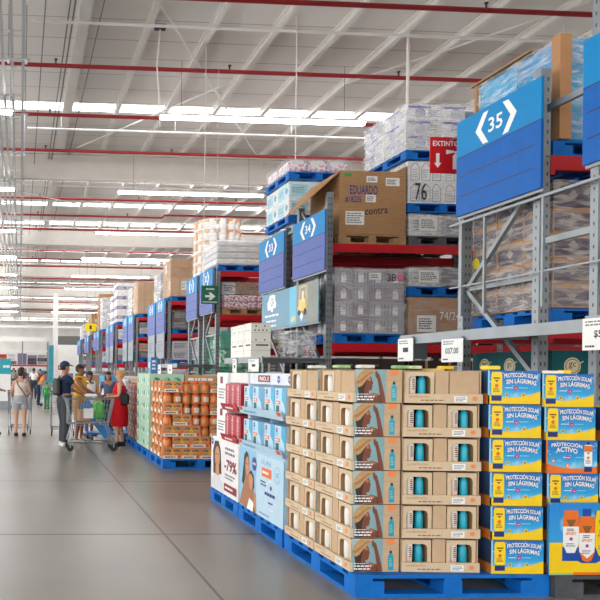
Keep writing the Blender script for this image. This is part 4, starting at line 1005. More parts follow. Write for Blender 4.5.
# ------------------------------------------------------------------ lotion displays
LB = mat('lotion pale blue', 'bfdcee', .45, 0, .03); LBD = mat('lotion sky', '8fc6e4', .45, 0, .04); CYAN = mat('lotion cyan', '22a8d8', .4); NIV = mat('round logo navy', '143a8c', .4); DKG = mat('dark green print', '1d5a50', .5)
CRIM = mat('crimson carton', 'b3122c', .4, 0, .04); SKP = mat('poster skin', 'a8714e', .5, 0, .08, 25); SKP2 = mat('poster skin light', 'c98f68', .5)
def logo(P, pl, x, y, r, l):
    P.dcirc(pl, x, y, r, NIV, l, 20, ry=r*1.0).dtext(pl, 'NIVEA', x, y-r*.2, r*.42, WHITE, l+1, width=r*1.45, bold=.02)
def stand(label, y0, y1, blue):
    L = y1-y0; D = 1.15
    t = thing('display_stand', label, 'display stand', (2.28, y1, PZ+.001), -PI/2)   # local x runs toward the camera, front faces the aisle
    Wm = LB if blue else WHITE
    B = MB().box((0, .012, 0), (L, D, .6), Wm).box((0, .36, .601), (L, D, 1.24), Wm).box((0, .1, .601), (.012, .359, 1.33), Wm).box((L-.012, .1, .601), (L, .359, 1.33), Wm)
    if blue: B.box((L*.5-.006, .1, .601), (L*.5+.006, .359, 1.24), Wm)
    B.build('body', t)
    # poster
    po = MB().box((.004, 0, 0), (L-.004, .011, .585), LBD if blue else WH1).build('poster', t)
    pl = FRONT(.004, 0, 0); W, H = L-.008, .585; P = MB()
    def q(pts): return [(u*W, v*H) for u, v in pts]
    if blue:
        P.drect(pl, W*.42, 0, W, H, LB, 1)
        P.dpoly(pl, q([(.1, .72), (.12, .9), (.17, .97), (.22, .93), (.25, .78), (.22, .55), (.16, .3), (.06, .42)]), HAIRP, 2)
        P.dpoly(pl, q([(.0, .02), (.08, .3), (.15, .52), (.16, .7), (.3, .62), (.36, .3), (.4, .0)]), SKP, 3)
        P.dcirc(pl, .2*W, .72*H, .05*W, SKP2, 4, 16, ry=.16*H).dcirc(pl, .3*W, .5*H, .055*W, SKP2, 4, 16, ry=.15*H)
        P.dpoly(pl, q([(.24, .58), (.3, .68), (.36, .6), (.37, .4), (.34, .36), (.35, .55), (.3, .62)]), HAIRP, 5)
        P.dpoly(pl, q([(.18, .66), (.22, .66), (.2, .64)]), CRIM, 5).drect(pl, .17*W, .75*H, .19*W, .765*H, HAIRP, 5).drect(pl, .21*W, .75*H, .23*W, .765*H, HAIRP, 5)
        P.dpoly(pl, q([(.2, .0), (.26, .2), (.36, .16), (.4, .0)]), WHITE, 5).dpoly(pl, q([(.36, 0), (.38, .34), (.42, .3), (.43, 0)]), SKP2, 5)
        logo(P, pl, .375*W, .8*H, .055*W, 4)
        P.drect(pl, .55*W, .66*H, .76*W, .8*H, ORG, 3).dbars(pl, .57*W, .69*H, .74*W, .77*H, 1, WHITE, 4, 1)
        P.dtext(pl, 'SUN', .64*W, .85*H, .07*H, mat('sky ink', '6fb2d4'), 3, width=.2*W).dring(pl, .88*W, .76*H, .06*W, .006, mat('sky ink', '6fb2d4'), 3).dbars(pl, .85*W, .72*H, .91*W, .8*H, 2, mat('sky ink', '6fb2d4'), 3, 5)
        P.dring(pl, .75*W, .4*H, .115*W, .007, WHITE, 3).dcirc(pl, .75*W, .52*H, .018*W, NIV, 3, 10).dbars(pl, .62*W, .36*H, .9*W, .46*H, 1, NIV, 4, 3).dbars(pl, .7*W, .26*H, .8*W, .31*H, 1, NIV, 4, 6)
        P.dbars(pl, .52*W, .5*H, .68*W, .6*H, 2, NIV, 3, 7).dbars(pl, .5*W, .05*H, .75*W, .08*H, 1, NIV, 3, 9)
    else:
        P.dpoly(pl, q([(.1, .3), (.08, .75), (.15, .95), (.3, .97), (.38, .8), (.42, .35)]), HAIRP, 2)
        P.dpoly(pl, q([(.02, .02), (.05, .22), (.2, .32), (.33, .32), (.46, .2), (.5, .02)]), mat('poster cloth', 'd9dde2'), 3)
        P.dpoly(pl, q([(.19, .3), (.2, .48), (.33, .48), (.34, .3)]), SKP2, 4).dcirc(pl, .26*W, .66*H, .1*W, SKP2, 4, 18, ry=.2*H)
        P.dpoly(pl, q([(.22, .55), (.3, .55), (.26, .52)]), CRIM, 5).drect(pl, .2*W, .7*H, .24*W, .715*H, HAIRP, 5).drect(pl, .28*W, .7*H, .32*W, .715*H, HAIRP, 5)
        P.dtext(pl, '-79%', .74*W, .46*H, .22*H, mat('crimson ink', '8c1834'), 3, width=.42*W, bold=.03)
        P.dbars(pl, .55*W, .75*H, .9*W, .92*H, 2, GREYI, 3, 2).dbars(pl, .55*W, .3*H, .92*W, .42*H, 2, GREYI, 3, 4).drect(pl, .52*W, .08*H, .96*W, .22*H, mat('crimson ink', '8c1834'), 3).dbars(pl, .56*W, .11*H, .92*W, .19*H, 1, WHITE, 4, 1)
        logo(P, pl, .06*W, .93*H, .04*W, 3)
    P.build('poster_print', po)
    for k, z in enumerate((.601, .935)):
        x0 = 0 if blue else L*.42
        s = MB().box((x0+.014, .0, z), (L-.014, .34, z+.012), Wm).add([(x0+.014, -.002, z), (L-.014, -.002, z), (L-.014, -.03, z+.075), (x0+.014, -.03, z+.075), (x0+.014, .004, z), (L-.014, .004, z), (L-.014, -.024, z+.075), (x0+.014, -.024, z+.075)], [(0, 1, 2, 3), (7, 6, 5, 4), (0, 3, 7, 4), (1, 5, 6, 2), (3, 2, 6, 7)], LB if blue else CRIM)
        for xx in ([.03, L-.13] if blue else [L-.12]): s.add([(xx, -.004-.0, z+.012), (xx+.1, -.004, z+.012), (xx+.1, -.032, z+.07), (xx, -.032, z+.07)], [(0, 1, 2, 3)], mat('coral tag', 'e8603c'))
        s.dbars(Pl((x0+.014, -.006, z+.004), (1, 0, 0), Vector((0, -.35, 1)).normalized()), .15, .01, L*.45, .05, 1, WHITE if not blue else mat('sky ink', '6fb2d4'), 3, 5)
        s.build('shelf', t)
    hd = MB().box((.012 if blue else L*.42, .09, 1.24), (L-.012, .1, 1.345), WH1 if not blue else mat('header pale', 'd9dde6', .45))
    if blue:
        hp = FRONT(0, .09, 1.24)
        hd.drect(hp, L*.22, .02, L*.5, .085, mat('crimson ink', '8c1834'), 1).dtext(hp, 'NO.1', L*.36, .032, .042, WHITE, 2, width=L*.2, bold=.03)
        logo(hd, hp, L*.68, .05, .036, 1); logo(hd, hp, L*.9, .05, .036, 1)
    hd.build('header', t)
    if not blue:          # tall white side panel with small red badge
        s = MB().box((.012, .06, .601), (L*.4, .34, 1.345), WHITE); sp = FRONT(.012, .06, .601)
        for z in (.05, .42): s.drect(sp, L*.12, z+.2, L*.22, z+.28, mat('crimson ink', '8c1834'), 1).dbars(sp, .06, z+.02, L*.33, z+.15, 4, GREYI, 1, 3)
        s.build('side_panel', t)
    # cartons standing on the shelves: things of their own
    n = 4 if blue else 3
    rot = Matrix.Rotation(-PI/2, 3, 'Z')
    for k, z in enumerate((.614, .949)):
        for i in range(n):
            if blue:
                w_ = .255; xx = L*(0, .5)[i//2]+.025+(i % 2)*(w_+.014); hh = .265
                key = ('blue', i % 2)
            else:
                w_ = (L*.56-.03)/3; xx = L*.42+.016+i*w_; hh = .278; key = ('red', 0); w_ -= .006
            if key not in CAR:
                b = MB().box((0, 0, 0), (w_, .2, hh), LB if blue else CRIM); bp = FRONT(0, 0, 0)
                if blue:
                    b.dpoly(bp, [(w_*.62, hh), (w_, hh), (w_, hh*.1), (w_*.85, hh*.45), (w_*.62, hh*.62)], CYAN, 1)
                    b.drect(bp, w_*.1, hh*.1, w_*.4, hh*.42, DKG, 1).drect(bp, w_*.08, hh*.46, w_*.5, hh*.58, ORG, 1).dbars(bp, w_*.1, hh*.48, w_*.46, hh*.56, 1, WHITE, 2, 3)
                    b.drect(bp, w_*.08, hh*.64, w_*.3, hh*.94, LBD, 1); logo(b, bp, w_*.2, hh*.86, .022, 2)
                    b.dbars(bp, w_*.5, hh*.08, w_*.8, hh*.3, 3, LBD, 1, 6)
                else:
                    b.drect(bp, w_*.3, hh*.1, w_*.62, hh*.85, mat('rose print', 'e9a9b2'), 1).dbars(bp, w_*.34, hh*.2, w_*.58, hh*.75, 5, CRIM, 2, 4).dcirc(bp, w_*.5, hh*.9, .012, WHITE, 1, 8)
                CAR[key] = b.mesh('carton')
            p = rot @ Vector((xx, .03, z))
            tag(inst('lotion_carton', CAR[key], None, (2.28+p.x, y1+p.y, PZ+p.z), -PI/2),
                ('pale blue lotion carton on the %s shelf, %s from the kraft trays' % (('lower', 'upper')[k], ORD[3-i]) if blue else 'crimson carton on the %s shelf, %s beyond the pale blue cartons' % (('lower', 'upper')[k], ORD[2-i])), 'carton', 'cartons on the lotion displays')
pallet('blue pallet under the pale blue lotion display', 2.27, 5.9, 0, 1.22, 1.2)
pallet('blue pallet under the white and crimson lotion display', 2.28, 7.15, 0, 1.22, 1.05)
stand('pale blue lotion display stand with a poster of two people', 5.9, 7.1, True)
stand('white and crimson lotion display stand with a poster reading -79%', 7.15, 8.18, False)

# ------------------------------------------------------------------ orange jars
JO = mat('orange jar', 'e08848', .3, 0, .12, 30); JL = mat('jar lid orange', 'e8581c', .4); JD = mat('jar dark oval', '2c2018', .4); JY = mat('jar yellow', 'f0b020', .4); JB = mat('jar sleeve', 'd98a4e', .45, 0, .1, 20)
jb = MB().lathe([(0, 0), (.06, 0), (.068, .012), (.07, .05), (.066, .1), (.05, .125), (0, .126)], JO, n=12).mesh('jar')
jl = MB().lathe([(0, .126), (.052, .126), (.054, .13), (.054, .158), (.05, .162), (0, .163)], JL, n=12).mesh('lid')
jlab = MB()
for k in range(5): 
    a0, a1 = math.radians(-125+14*k*1.0), math.radians(-111+14*k)
    jlab.add([(.0715*math.cos(a), .0715*math.sin(a), z) for z in (.022, .1) for a in (a0, a1)], [(0, 1, 3, 2)], mat('jar paper label', 'ded6cc', .6, 0, .1, 40))
jlab = jlab.mesh('label')
tw = MB().box((0, 0, 0), (.286, .14, .163), JB); fp = FRONT(0, 0, 0)
for x in (.075, .21): tw.dcirc(fp, x, .112, .048, JD, 1, 12, ry=.026).drect(fp, x-.042, .092, x+.042, .106, mat('jar tan', 'e0b98a'), 2).dbars(fp, x-.03, .11, x+.03, .13, 1, mat('jar tan', 'e0b98a'), 2, 4)
tw.dpoly(fp, [(.11, .06), (.175, .06), (.16, .12), (.125, .12)], JY, 2).drect(fp, 0, 0, .286, .048, mat('jar strip', 'efe6da'), 2).dcirc(fp, .25, .03, .03, JL, 3, 10).dbars(fp, .03, .006, .21, .04, 1, JD, 3, 5)
tw.dbars(LEFT(0, .14, 0), .02, .02, .12, .14, 4, JD, 1, 5); tw = tw.mesh('twin_pack')
pallet('blue pallet under the orange jars', 2.23, 10.72, 0, 1.2, 1.15)
LAY = ['AAAB', 'BAABB', 'AABA', 'BACBCB', 'ACCBA', 'BCBCCBC', 'ABBBA']
def jar(label, x, y, z, white, rz=0.):
    t = thing('snack_jar', label, 'jar', (x, y, z), rz, 'orange jars on the blue pallet')
    j_ = inst('jar', jb, t); inst('lid', jl, j_)
    if white: inst('label', jlab, j_)
for k in range(7):
    z = .152+.172*k
    tag(MB().box((2.235, 10.73, z), (3.42, 11.85, z+.004), KRAFTL).build('layer_sheet'), 'thin card sheet under the %s layer of orange jars' % ORD[k], 'card sheet', 'card sheets between the jar layers')
    z += .005; x = 2.24; n = 0
    for ch in LAY[k]:
        if ch == 'A':
            tag(inst('twin_pack', tw, None, (x, 10.735, z)), 'printed orange twin pack, %s layer up, %s along the front' % (ORD[k], ORD[n]), 'jar pack', 'orange jars on the blue pallet'); x += .292
        else:
            jar('orange jar%s, %s layer up, %s along the front' % (' with a white label' if ch == 'C' else '', ORD[k], ORD[n]), x+.073, 10.808, z, ch == 'C', .2); x += .146
        n += 1
    for j in range(1, 7):
        if (k+j) % 2: 
            jar('orange jar on the aisle side, %s layer up, %s back from the corner' % (ORD[k], ORD[j]), 2.24+.073, 10.808+.155*j, z, (k*j) % 3 == 1, -1.5)
        else:
            tag(MB().box((2.245, 10.738+.155*j, z), (2.5, 10.878+.155*j, z+.163), JB).drect(LEFT(2.245, 10.878+.155*j, z), 0, 0, .14, .05, mat('jar strip', 'efe6da'), 1).dcirc(LEFT(2.245, 10.878+.155*j, z), .07, .105, .045, JD, 1, 12, ry=.032).dcirc(LEFT(2.245, 10.878+.155*j, z), .07, .108, .03, JY, 2, 10, ry=.02).build('jar_pack'), 'printed jar pack on the aisle side, %s layer up, %s back from the corner' % (ORD[k], ORD[j]), 'jar pack', 'orange jars on the blue pallet')

# ------------------------------------------------------------------ pale green stack and what stands behind it
LG = cm('pale green carton', 'b9d8c0'); LG2 = mat('green print', '7fb894', .5)
pallet('blue pallet under the pale green cartons', 2.23, 11.95, 0, 1.2, 1.25)
gm = {}
for k in range(6):
    for j in range(2):
        w_, d_, h_ = .6, .61, .217
        if 'g' not in gm:
            B = MB().box((0, 0, 0), (w_, d_, h_), LG)
            for pl, wd in ((LEFT(0, d_, 0), d_), (FRONT(0, 0, 0), w_)):
                for a in range(3): B.dcirc(pl, wd*(.2+.3*a), h_*.45, .07, LG2, 1, 10, ry=.06).dbars(pl, wd*(.1+.3*a), h_*.1, wd*(.3+.3*a), h_*.3, 2, WHITE, 2, a)
            gm['g'] = B.mesh('carton')
        tag(inst('green_carton', gm['g'], None, (2.24, 11.96+.615*j, .152+.219*k)), 'pale green carton, %s layer up, %s row behind the orange jars' % (ORD[k], ORD[j]), 'carton', 'pale green cartons behind the jars')
for i, (x, m, lab) in enumerate(((2.86, BR3, 'tan carton showing above the orange jars'),)):
    tag(MB().box((x, 11.96, .152), (x+.55, 13.1, 1.45), m).dbars(FRONT(x, 11.96, 1.3), .05, .03, .5, .12, 1, WHITE, 1, 2).build('tall_carton'), lab, 'carton')
t = thing('display_box', 'blue upright box with white letters on top of the pale green cartons', 'box', (2.27, 12.0, 1.47))
MB().box((0, 0, 0), (.12, .3, .28), mat('deep blue box', '1272b0', .4)).build('body', t); MB().dbars(LEFT(0, .3, 0), .08, .05, .2, .24, 1, WHITE, 1, 3).dbars(FRONT(0, 0, 0), .02, .05, .1, .24, 3, WHITE, 1, 3).build('lettering', t)
pallet('blue pallet under white packs right of the green cartons', 3.5, 11.98, 0, 1.2, 1.15)
load('wrapped_load', 'white printed packs behind the orange jars', 3.5, 12.0, .155, 1.2, 1.1, 1.3, 3, 3, 5, [WH1, WH2], ('text',), WRL, seed=31)
pallet('blue pallet under the dark and orange trays', 2.25, 13.35, 0, 1.2, 1.2)
load('tray_stack', 'dark trays with orange goods past the pale green cartons', 2.27, 13.38, .155, 1.15, 1.15, 1.1, 2, 3, 5, [print_mat('mixed tray goods', '3a322c', ['e0803a', '2a2624', 'd9cfc4', 'b23a2a'], 13)], ('plain',), None, seed=32, part='tray')
tag(MB().box((2.3, 13.4, 1.27), (3.3, 14.4, 1.36), BR3).build('lid_tray'), 'flat brown tray lid on the dark trays', 'tray lid')
pallet('blue pallet under grey goods behind the shoppers', 2.4, 15.2, 0, 1.2, 1.2)
load('wrapped_load', 'grey wrapped goods behind the woman in the red dress', 2.4, 15.22, .155, 1.18, 1.15, 1.15, 2, 2, 3, [GY2, WH2], ('text',), WR, seed=33)
for i in range(4):
    y = 21.5+5.5*i
    pallet('blue pallet of the %s floor display beyond the shoppers' % ORD[i], 2.6, y, 0, 1.2, 1.2, blocks=False)
    load('wrapped_load', '%s floor display of mixed cartons beyond the shoppers' % ORD[i], 2.6, y+.02, .155, 1.15, 1.15, 1.2, 2, 2, 4, [(BLU, WH1), (BR1, WH2), (GRN, WH1), (PU2, BR3)][i], ('text',), None, seed=34+i)
# ------------------------------------------------------------------ shopping carts
CHR = mat('cart chrome', '94989c', .32, .6, .05); CRED = mat('cart red plastic', 'b5202a', .4)
def cart_parts():
    P = {}
    L, W0, W1, z0, z1 = .86, .29, .24, .5, .97
    b = MB()
    def P3(s, a, h):      # a 0..1 along, h 0..1 up, side s
        hw = (W0+(W1-W0)*a)*(.86+.14*h); return (.02+a*L*(.9+.1*h), s*hw, z0+(z1-z0)*h+(.03*a*(1-h)))
    for s in (-1, 1):
        for k in range(16): b.tube(P3(s, k/15, 0), P3(s, k/15, 1), .0035, CHR, 4)
        for h in (0, .25, .5, .75, 1): b.tube(P3(s, 0, h), P3(s, 1, h), .004 if h < 1 else .008, CHR, 5)
    for a in (0, 1):
        for k in range(11):
            q = k/5-1; p0, p1 = P3(1, a, 0), P3(1, a, 1)
            b.tube((p0[0], p0[1]*q, p0[2]), (p1[0], p1[1]*q, p1[2]), .0035, CHR, 4)
        for h in (0, .33, .66, 1): b.tube(P3(-1, a, h), P3(1, a, h), .004 if h < 1 else .008, CHR, 5)
    for k in range(11): 
        q = k/5-1; b.tube((P3(1, 0, 0)[0], P3(1, 0, 0)[1]*q, z0), (P3(1, 1, 0)[0], P3(1, 1, 0)[1]*q, z0+.03), .0035, CHR, 4)
    P['basket'] = b.mesh('basket')
    c = MB()
    for s in (-1, 1):
        c.path([(-.06, s*.27, 1.02), (.0, s*.27, .9), (.1, s*.27, .45), (.03, s*.27, .17), (.9, s*.22, .15)], .011, CHR)
        c.tube((.1, s*.27, .47), (.75, s*.23, .5), .009, CHR, 5).tube((.75, s*.23, .5), (.88, s*.22, .15), .009, CHR, 5)
    for x, w_ in ((.06, .27), (.9, .22), (.5, .245)): c.tube((x, -w_, .16), (x, w_, .16), .009, CHR, 5)
    P['chassis'] = c.mesh('chassis')
    P['handle'] = MB().tube((-.06, -.29, 1.02), (-.06, .29, 1.02), .017, mat('cart handle grey', '5a5d62', .5), 8).mesh('handle')
    P['caster'] = MB().box((-.012, -.018, .07), (.012, -.012, .15), CHR).box((-.012, .012, .07), (.012, .018, .15), CHR).box((-.02, -.02, .13), (.02, .02, .15), CHR).mesh('caster')
    P['wheel'] = MB().tube((0, -.011, .06), (0, .011, .06), .06, BLACK, 12).mesh('wheel')
    P['sign_plate'] = MB().box((.3, -.292, .62), (.48, -.286, .8), WH2).mesh('advert_plate')
    return P
CP_ = cart_parts()
def cart(label, x, y, rz):
    t = thing('shopping_cart', label, 'shopping cart', (x, y, 0), rz, 'shopping carts')
    for n in ('basket', 'chassis', 'handle'): inst(n, CP_[n], t)
    inst('advert_plate', CP_['sign_plate'], t)
    for xx, yy in ((.06, .25), (.06, -.25), (.88, .2), (.88, -.2)):
        c = inst('caster', CP_['caster'], t, (xx, yy, 0)); inst('wheel', CP_['wheel'], c)
    return t
cart('wire shopping cart pushed by the woman in grey shorts', .02, 16.33, PI/2)
cart('wire shopping cart in front of the man in the navy cap', .9, 13.25, 0)
cart('wire shopping cart standing behind the man in the navy cap', 1.0, 15.9, PI/2)
cart('distant shopping cart beside the child in green', .95, 29.0, .3)
# goods in and around the cart
tag(MB().bbox((1.12, 13.14, .545), (1.36, 13.46, .76), mat('brown bag', 'b98d66', .7), .02).build('grocery_pack'), 'tan pack lying in the cart before the man in the cap', 'pack')
tag(MB().bbox((1.28, 13.52, .99), (1.52, 13.74, 1.05), mat('white tray pack', 'e4ecf2', .4), .02).build('flat_pack'), 'white pack held over the cart by the yellow-topped woman', 'pack')
tag(MB().bbox((1.4, 13.17, .58), (1.62, 13.42, .92), mat('green bag', '4fae4a', .5, 0, .1), .05).build('green_bag'), 'bright green bag in the front of the wire cart', 'bag')
BLC = mat('blue long carton', '2f86cf', .45, 0, .08)
t = thing('flat_trolley', 'blue flat trolley behind the cart, loaded with a long blue carton', 'trolley', (1.42, 14.66, 0))
MB().box((0, 0, .16), (.95, .5, .2), BLC).build('platform', t)
hb = MB()
for y in (.04, .46): hb.tube((.03, y, .2), (.03, y, 1.12), .016, BLC, 7).tube((.92, y, .2), (.92, y, 1.12), .016, BLC, 7)
for z in (.55, .85, 1.12): hb.tube((.03, .04, z), (.03, .46, z), .014, BLC, 6).tube((.92, .04, z), (.92, .46, z), .014, BLC, 6)
hb.build('push_frame', t)
for xx, yy in ((.1, .08), (.1, .42), (.85, .08), (.85, .42)):
    MB().tube((xx, yy-.015, .06), (xx, yy+.015, .06), .06, BLACK, 12).box((xx-.015, yy-.025, .06), (xx+.015, yy-.018, .158), CHR).build('wheel', t)
tag(MB().bar((1.3, 14.06, .86), (1.82, 14.06, .2), .13, .22, BLC, (0, 0, 1)).dbars(Pl((1.32, 13.993, .79), Vector((.52, 0, -.66)).normalized(), Vector((.66, 0, .52)).normalized()), .1, .0, .6, .1, 2, WHITE, 1, 3).build('long_carton'), 'long blue carton tilted against the trolley', 'carton')

# ------------------------------------------------------------------ people
SKIN = {'tan': mat('skin tan', 'b98064', .55, 0, .05, 12), 'fair': mat('skin fair', 'd8a386', .55, 0, .05, 12), 'brown': mat('skin brown', '96634a', .55, 0, .05, 12)}
def skin_mesh(name, verts, edges, radii, m, sub=1):
    me = bpy.data.meshes.new(name); me.from_pydata(verts, edges, []); o = bpy.data.objects.new(name, me); COL.objects.link(o)
    md = o.modifiers.new('s', 'SKIN'); md.use_smooth_shade = True
    for i, r in enumerate(radii):
        sv = me.skin_vertices[0].data[i]; sv.radius = r if isinstance(r, tuple) else (r, r); sv.use_root = (i == 0)
    sb = o.modifiers.new('u', 'SUBSURF'); sb.levels = sub; sb.render_levels = sub
    ev = o.evaluated_get(bpy.context.evaluated_depsgraph_get()); out = bpy.data.meshes.new_from_object(ev); out.name = name
    bpy.data.objects.remove(o); bpy.data.meshes.remove(me); out.materials.clear(); out.materials.append(m)
    for p in out.polygons: p.use_smooth = True
    return out
ARMS = {  # elbow, wrist for the +x arm (person faces -Y), in units of a 1.70 m figure
 'down': ((.225, .03, 1.11), (.235, -.04, .87)), 'push': ((.23, .02, 1.12), (.2, -.27, 1.03)), 'fold': ((.22, -.06, 1.12), (-.02, -.2, 1.14)),
 'bend': ((.23, 0, 1.12), (.14, -.22, 1.1)), 'up': ((.24, -.05, 1.15), (.12, -.22, 1.3)), 'reach': ((.22, -.14, 1.2), (.16, -.42, 1.05))}
def person(label, x, y, rz, H=1.65, skin='tan', hair=('short', '2a1f1a'), top=('tee', 'e8e8e8'), low=('trousers', '3a3c42'), arms=('down', 'down'), stride=0., shoes='2a2a2c', extras=(), fem=True, fingers=True, lean=0., fat=1.14):
    k = H/1.70; t = thing('person', label, 'person', (x, y, 0), rz); FT = fat
    sh = .162 if fem else .19; hp = .1
    V, E_, R = [], [], []
    def v(p, r, par=None):
        px, py, pz = p
        if lean and pz > .92: py -= lean*(pz-.92)
        V.append((px*k, py*k, pz*k)); q_ = k*(FT if .1 < p[2] < 1.42 and (r if not isinstance(r, tuple) else r[0]) > .03 else 1); R.append(r*q_ if not isinstance(r, tuple) else (r[0]*q_, r[1]*q_))
        if par is not None: E_.append((par, len(V)-1))
        return len(V)-1
    pel = v((0, 0, .93), (.135, .105) if fem else (.13, .1)); wa = v((0, -.005, 1.07), (.105, .085) if fem else (.125, .095), pel); ch = v((0, 0, 1.25), (.125, .1) if fem else (.145, .105), wa)
    up = v((0, .01, 1.37), (.1, .07), ch); nk = v((0, .005, 1.44), .05, up); jaw = v((0, -.02, 1.52), (.062, .068), nk); hd = v((0, -.005, 1.595), (.078, .09), jaw); tp = v((0, .0, 1.66), (.052, .057), hd)
    v((0, -.102, 1.55), .012, jaw)
    arm_ix = []
    for s, a in ((1, arms[0]), (-1, arms[1])):
        e, w_ = ARMS[a]
        shd = v((s*sh, .01, 1.365), .05, up); el = v((s*e[0], e[1], e[2]), .036, shd); wr = v((s*w_[0], w_[1], w_[2]), .024, el)
        d = Vector((s*(w_[0]-e[0]), w_[1]-e[1], w_[2]-e[2])).normalized(); pm = v(tuple(Vector((s*w_[0], w_[1], w_[2]))+d*.07), (.032, .016), wr)
        arm_ix.append((shd, el, wr))
        if fingers:
            base = Vector((s*w_[0], w_[1], w_[2])); side = d.cross(Vector((0, 0, 1))); side = side.normalized() if side.length > .2 else Vector((0, 1, 0)); dn = side.cross(d).normalized()*-1
            if dn.z > 0: dn = -dn
            for q, ln in ((-.026, .05), (-.009, .06), (.009, .056), (.026, .042)):
                k1 = v(tuple(base+d*.11+side*q), .009, pm); v(tuple(base+d*(.11+ln*.7)+side*q+dn*ln*.6), .007, k1)
            th = v(tuple(base+d*.045+side*s*.035+dn*.01), .0095, wr); v(tuple(base+d*.085+side*s*.045+dn*.03), .008, th)
    leg_ix = []
    for s in (1, -1):
        hip = v((s*hp, 0, .88), .088, pel); kn = v((s*.1, -.015-s*stride*.12, .49), .055, hip); an = v((s*.1, .02-s*stride*.22, .085), .036, kn); toe = v((s*.105, -.12-s*stride*.22, .035), (.032, .022), an)
        leg_ix.append((hip, kn, an, toe))
    inst('body', skin_mesh('body', V, E_, R, SKIN[skin]), t)
    def part(name, idx, edges, grow, hexc, cuts=(), rough=.8):
        vs, rs, mp = [], [], {}
        for i in idx:
            mp[i] = len(vs); vs.append(V[i]); r = R[i] if isinstance(R[i], tuple) else (R[i], R[i]); rs.append((r[0]+grow*k, r[1]+grow*k))
        es = [(mp[a], mp[b]) for a, b in edges]
        for a, b, f in cuts:     # partial limb from a towards b
            p = Vector(V[a]).lerp(Vector(V[b]), f); ra = R[a] if isinstance(R[a], tuple) else (R[a],)*2; rb = R[b] if isinstance(R[b], tuple) else (R[b],)*2
            vs.append(tuple(p)); rs.append(tuple(ra[i]*(1-f)+rb[i]*f+(grow+.004)*k for i in (0, 1))); es.append((mp[a], len(vs)-1))
        return inst(name, skin_mesh(name, vs, es, rs, mat('cloth '+hexc, hexc, rough, 0, .06, 10, .25)), t)
    (s1, e1, w1), (s2, e2, w2) = arm_ix
    if top[0] == 'tee': part('shirt', [pel, wa, ch, up, s1, s2], [(pel, wa), (wa, ch), (ch, up), (up, s1), (up, s2)], .012, top[1], ((s1, e1, .7), (s2, e2, .7)))
    elif top[0] == 'long': part('shirt', [pel, wa, ch, up, s1, s2, e1, e2], [(pel, wa), (wa, ch), (ch, up), (up, s1), (up, s2), (s1, e1), (s2, e2)], .012, top[1], ((e1, w1, .9), (e2, w2, .9)))
    elif top[0] == 'tank':
        B = MB(); n = 20; g = fat/1.14*k; cm_ = mat('cloth '+top[1], top[1], .8, 0, .06, 10, .25)
        prof = [(.84, .168, .15), (.93, .18, .155), (1.0, .17, .145), (1.07, .152, .13), (1.16, .16, .14), (1.25, .172, .148), (1.32, .168, .13), (1.36, .14, .1)]
        vs = [(a_*g*math.cos(2*PI*i/n), b_*g*math.sin(2*PI*i/n)-.004*k, z*k) for z, a_, b_ in prof for i in range(n)]
        B.add(vs, [(j*n+i, j*n+(i+1) % n, (j+1)*n+(i+1) % n, (j+1)*n+i) for j in range(len(prof)-1) for i in range(n)], cm_, True)
        for s_ in (-1, 1): B.path([(s_*.09*k, -.115*k, 1.34*k), (s_*.105*k, -.07*k, 1.425*k), (s_*.105*k, .06*k, 1.43*k), (s_*.09*k, .11*k, 1.34*k)], .017*k, cm_)
        B.build('tank_top', t)
    (h1, k1, a1, t1), (h2, k2, a2, t2) = leg_ix
    if low[0] in ('trousers', 'shorts', 'knee'):
        B = MB(); n = 16; g = fat/1.14*k; cm_ = mat('cloth '+low[1], low[1], .8, 0, .06, 10, .25)
        def rings(rs, cap=False):
            vs = [(c[0]+a_*math.cos(2*PI*i/n), c[1]+b_*math.sin(2*PI*i/n), c[2]) for c, a_, b_ in rs for i in range(n)]
            B.add(vs, [(j*n+i, j*n+(i+1) % n, (j+1)*n+(i+1) % n, (j+1)*n+i) for j in range(len(rs)-1) for i in range(n)], cm_, True)
        rings([((0, 0, z*k), a_*g, b_*g) for z, a_, b_ in ((.79, .1, .09), (.83, .172, .14), (.9, .192, .158), (.97, .182, .15), (1.03, .162, .138))])
        for h_, k_, a_, t_ in leg_ix:
            Hp, Kp, Ap = Vector(V[h_]), Vector(V[k_]), Vector(V[a_])
            f = {'shorts': .5, 'knee': 1., 'trousers': 1.}[low[0]]
            rs = [(Hp, .1*g, .12*g), (Hp.lerp(Kp, .3), .108*g, .115*g), (Hp.lerp(Kp, f), (.1 if f < 1 else .078)*g, (.104 if f < 1 else .08)*g)]
            if low[0] == 'trousers': rs += [(Kp.lerp(Ap, .5), .074*g, .076*g), (Kp.lerp(Ap, .96), .062*g, .066*g)]
            rings(rs)
        B.build(low[0] if low[0] != 'knee' else 'shorts', t)
    if top[0] == 'dress':
        B = MB(); n = 20; cm_ = mat('cloth '+top[1], top[1], .75, 0, .05, 10, .25)
        prof = [(.44, .2, .19), (.6, .21, .2), (.82, .205, .19), (.95, .19, .175), (1.05, .15, .135), (1.12, .152, .14), (1.24, .17, .16), (1.33, .18, .125), (1.42, .11, .08)]
        vs = [(a*k*math.cos(2*PI*i/n), b*k*math.sin(2*PI*i/n), z*k) for z, a, b in prof for i in range(n)]
        B.add(vs, [(j*n+i, j*n+(i+1) % n, (j+1)*n+(i+1) % n, (j+1)*n+i) for j in range(len(prof)-1) for i in range(n)], cm_, True); B.build('dress', t)
        B = MB(); B.add([((.157 if q else .156)*k*math.cos(2*PI*i/n), (.144)*k*math.sin(2*PI*i/n), z*k) for q, z in ((0, 1.06), (1, 1.11)) for i in range(n)], [(i, (i+1) % n, n+(i+1) % n, n+i) for i in range(n)], mat('belt', '6a5148'), True); B.build('belt', t)
    # shoes, hair, eyes
    sm = mat('shoe '+shoes, shoes, .6)
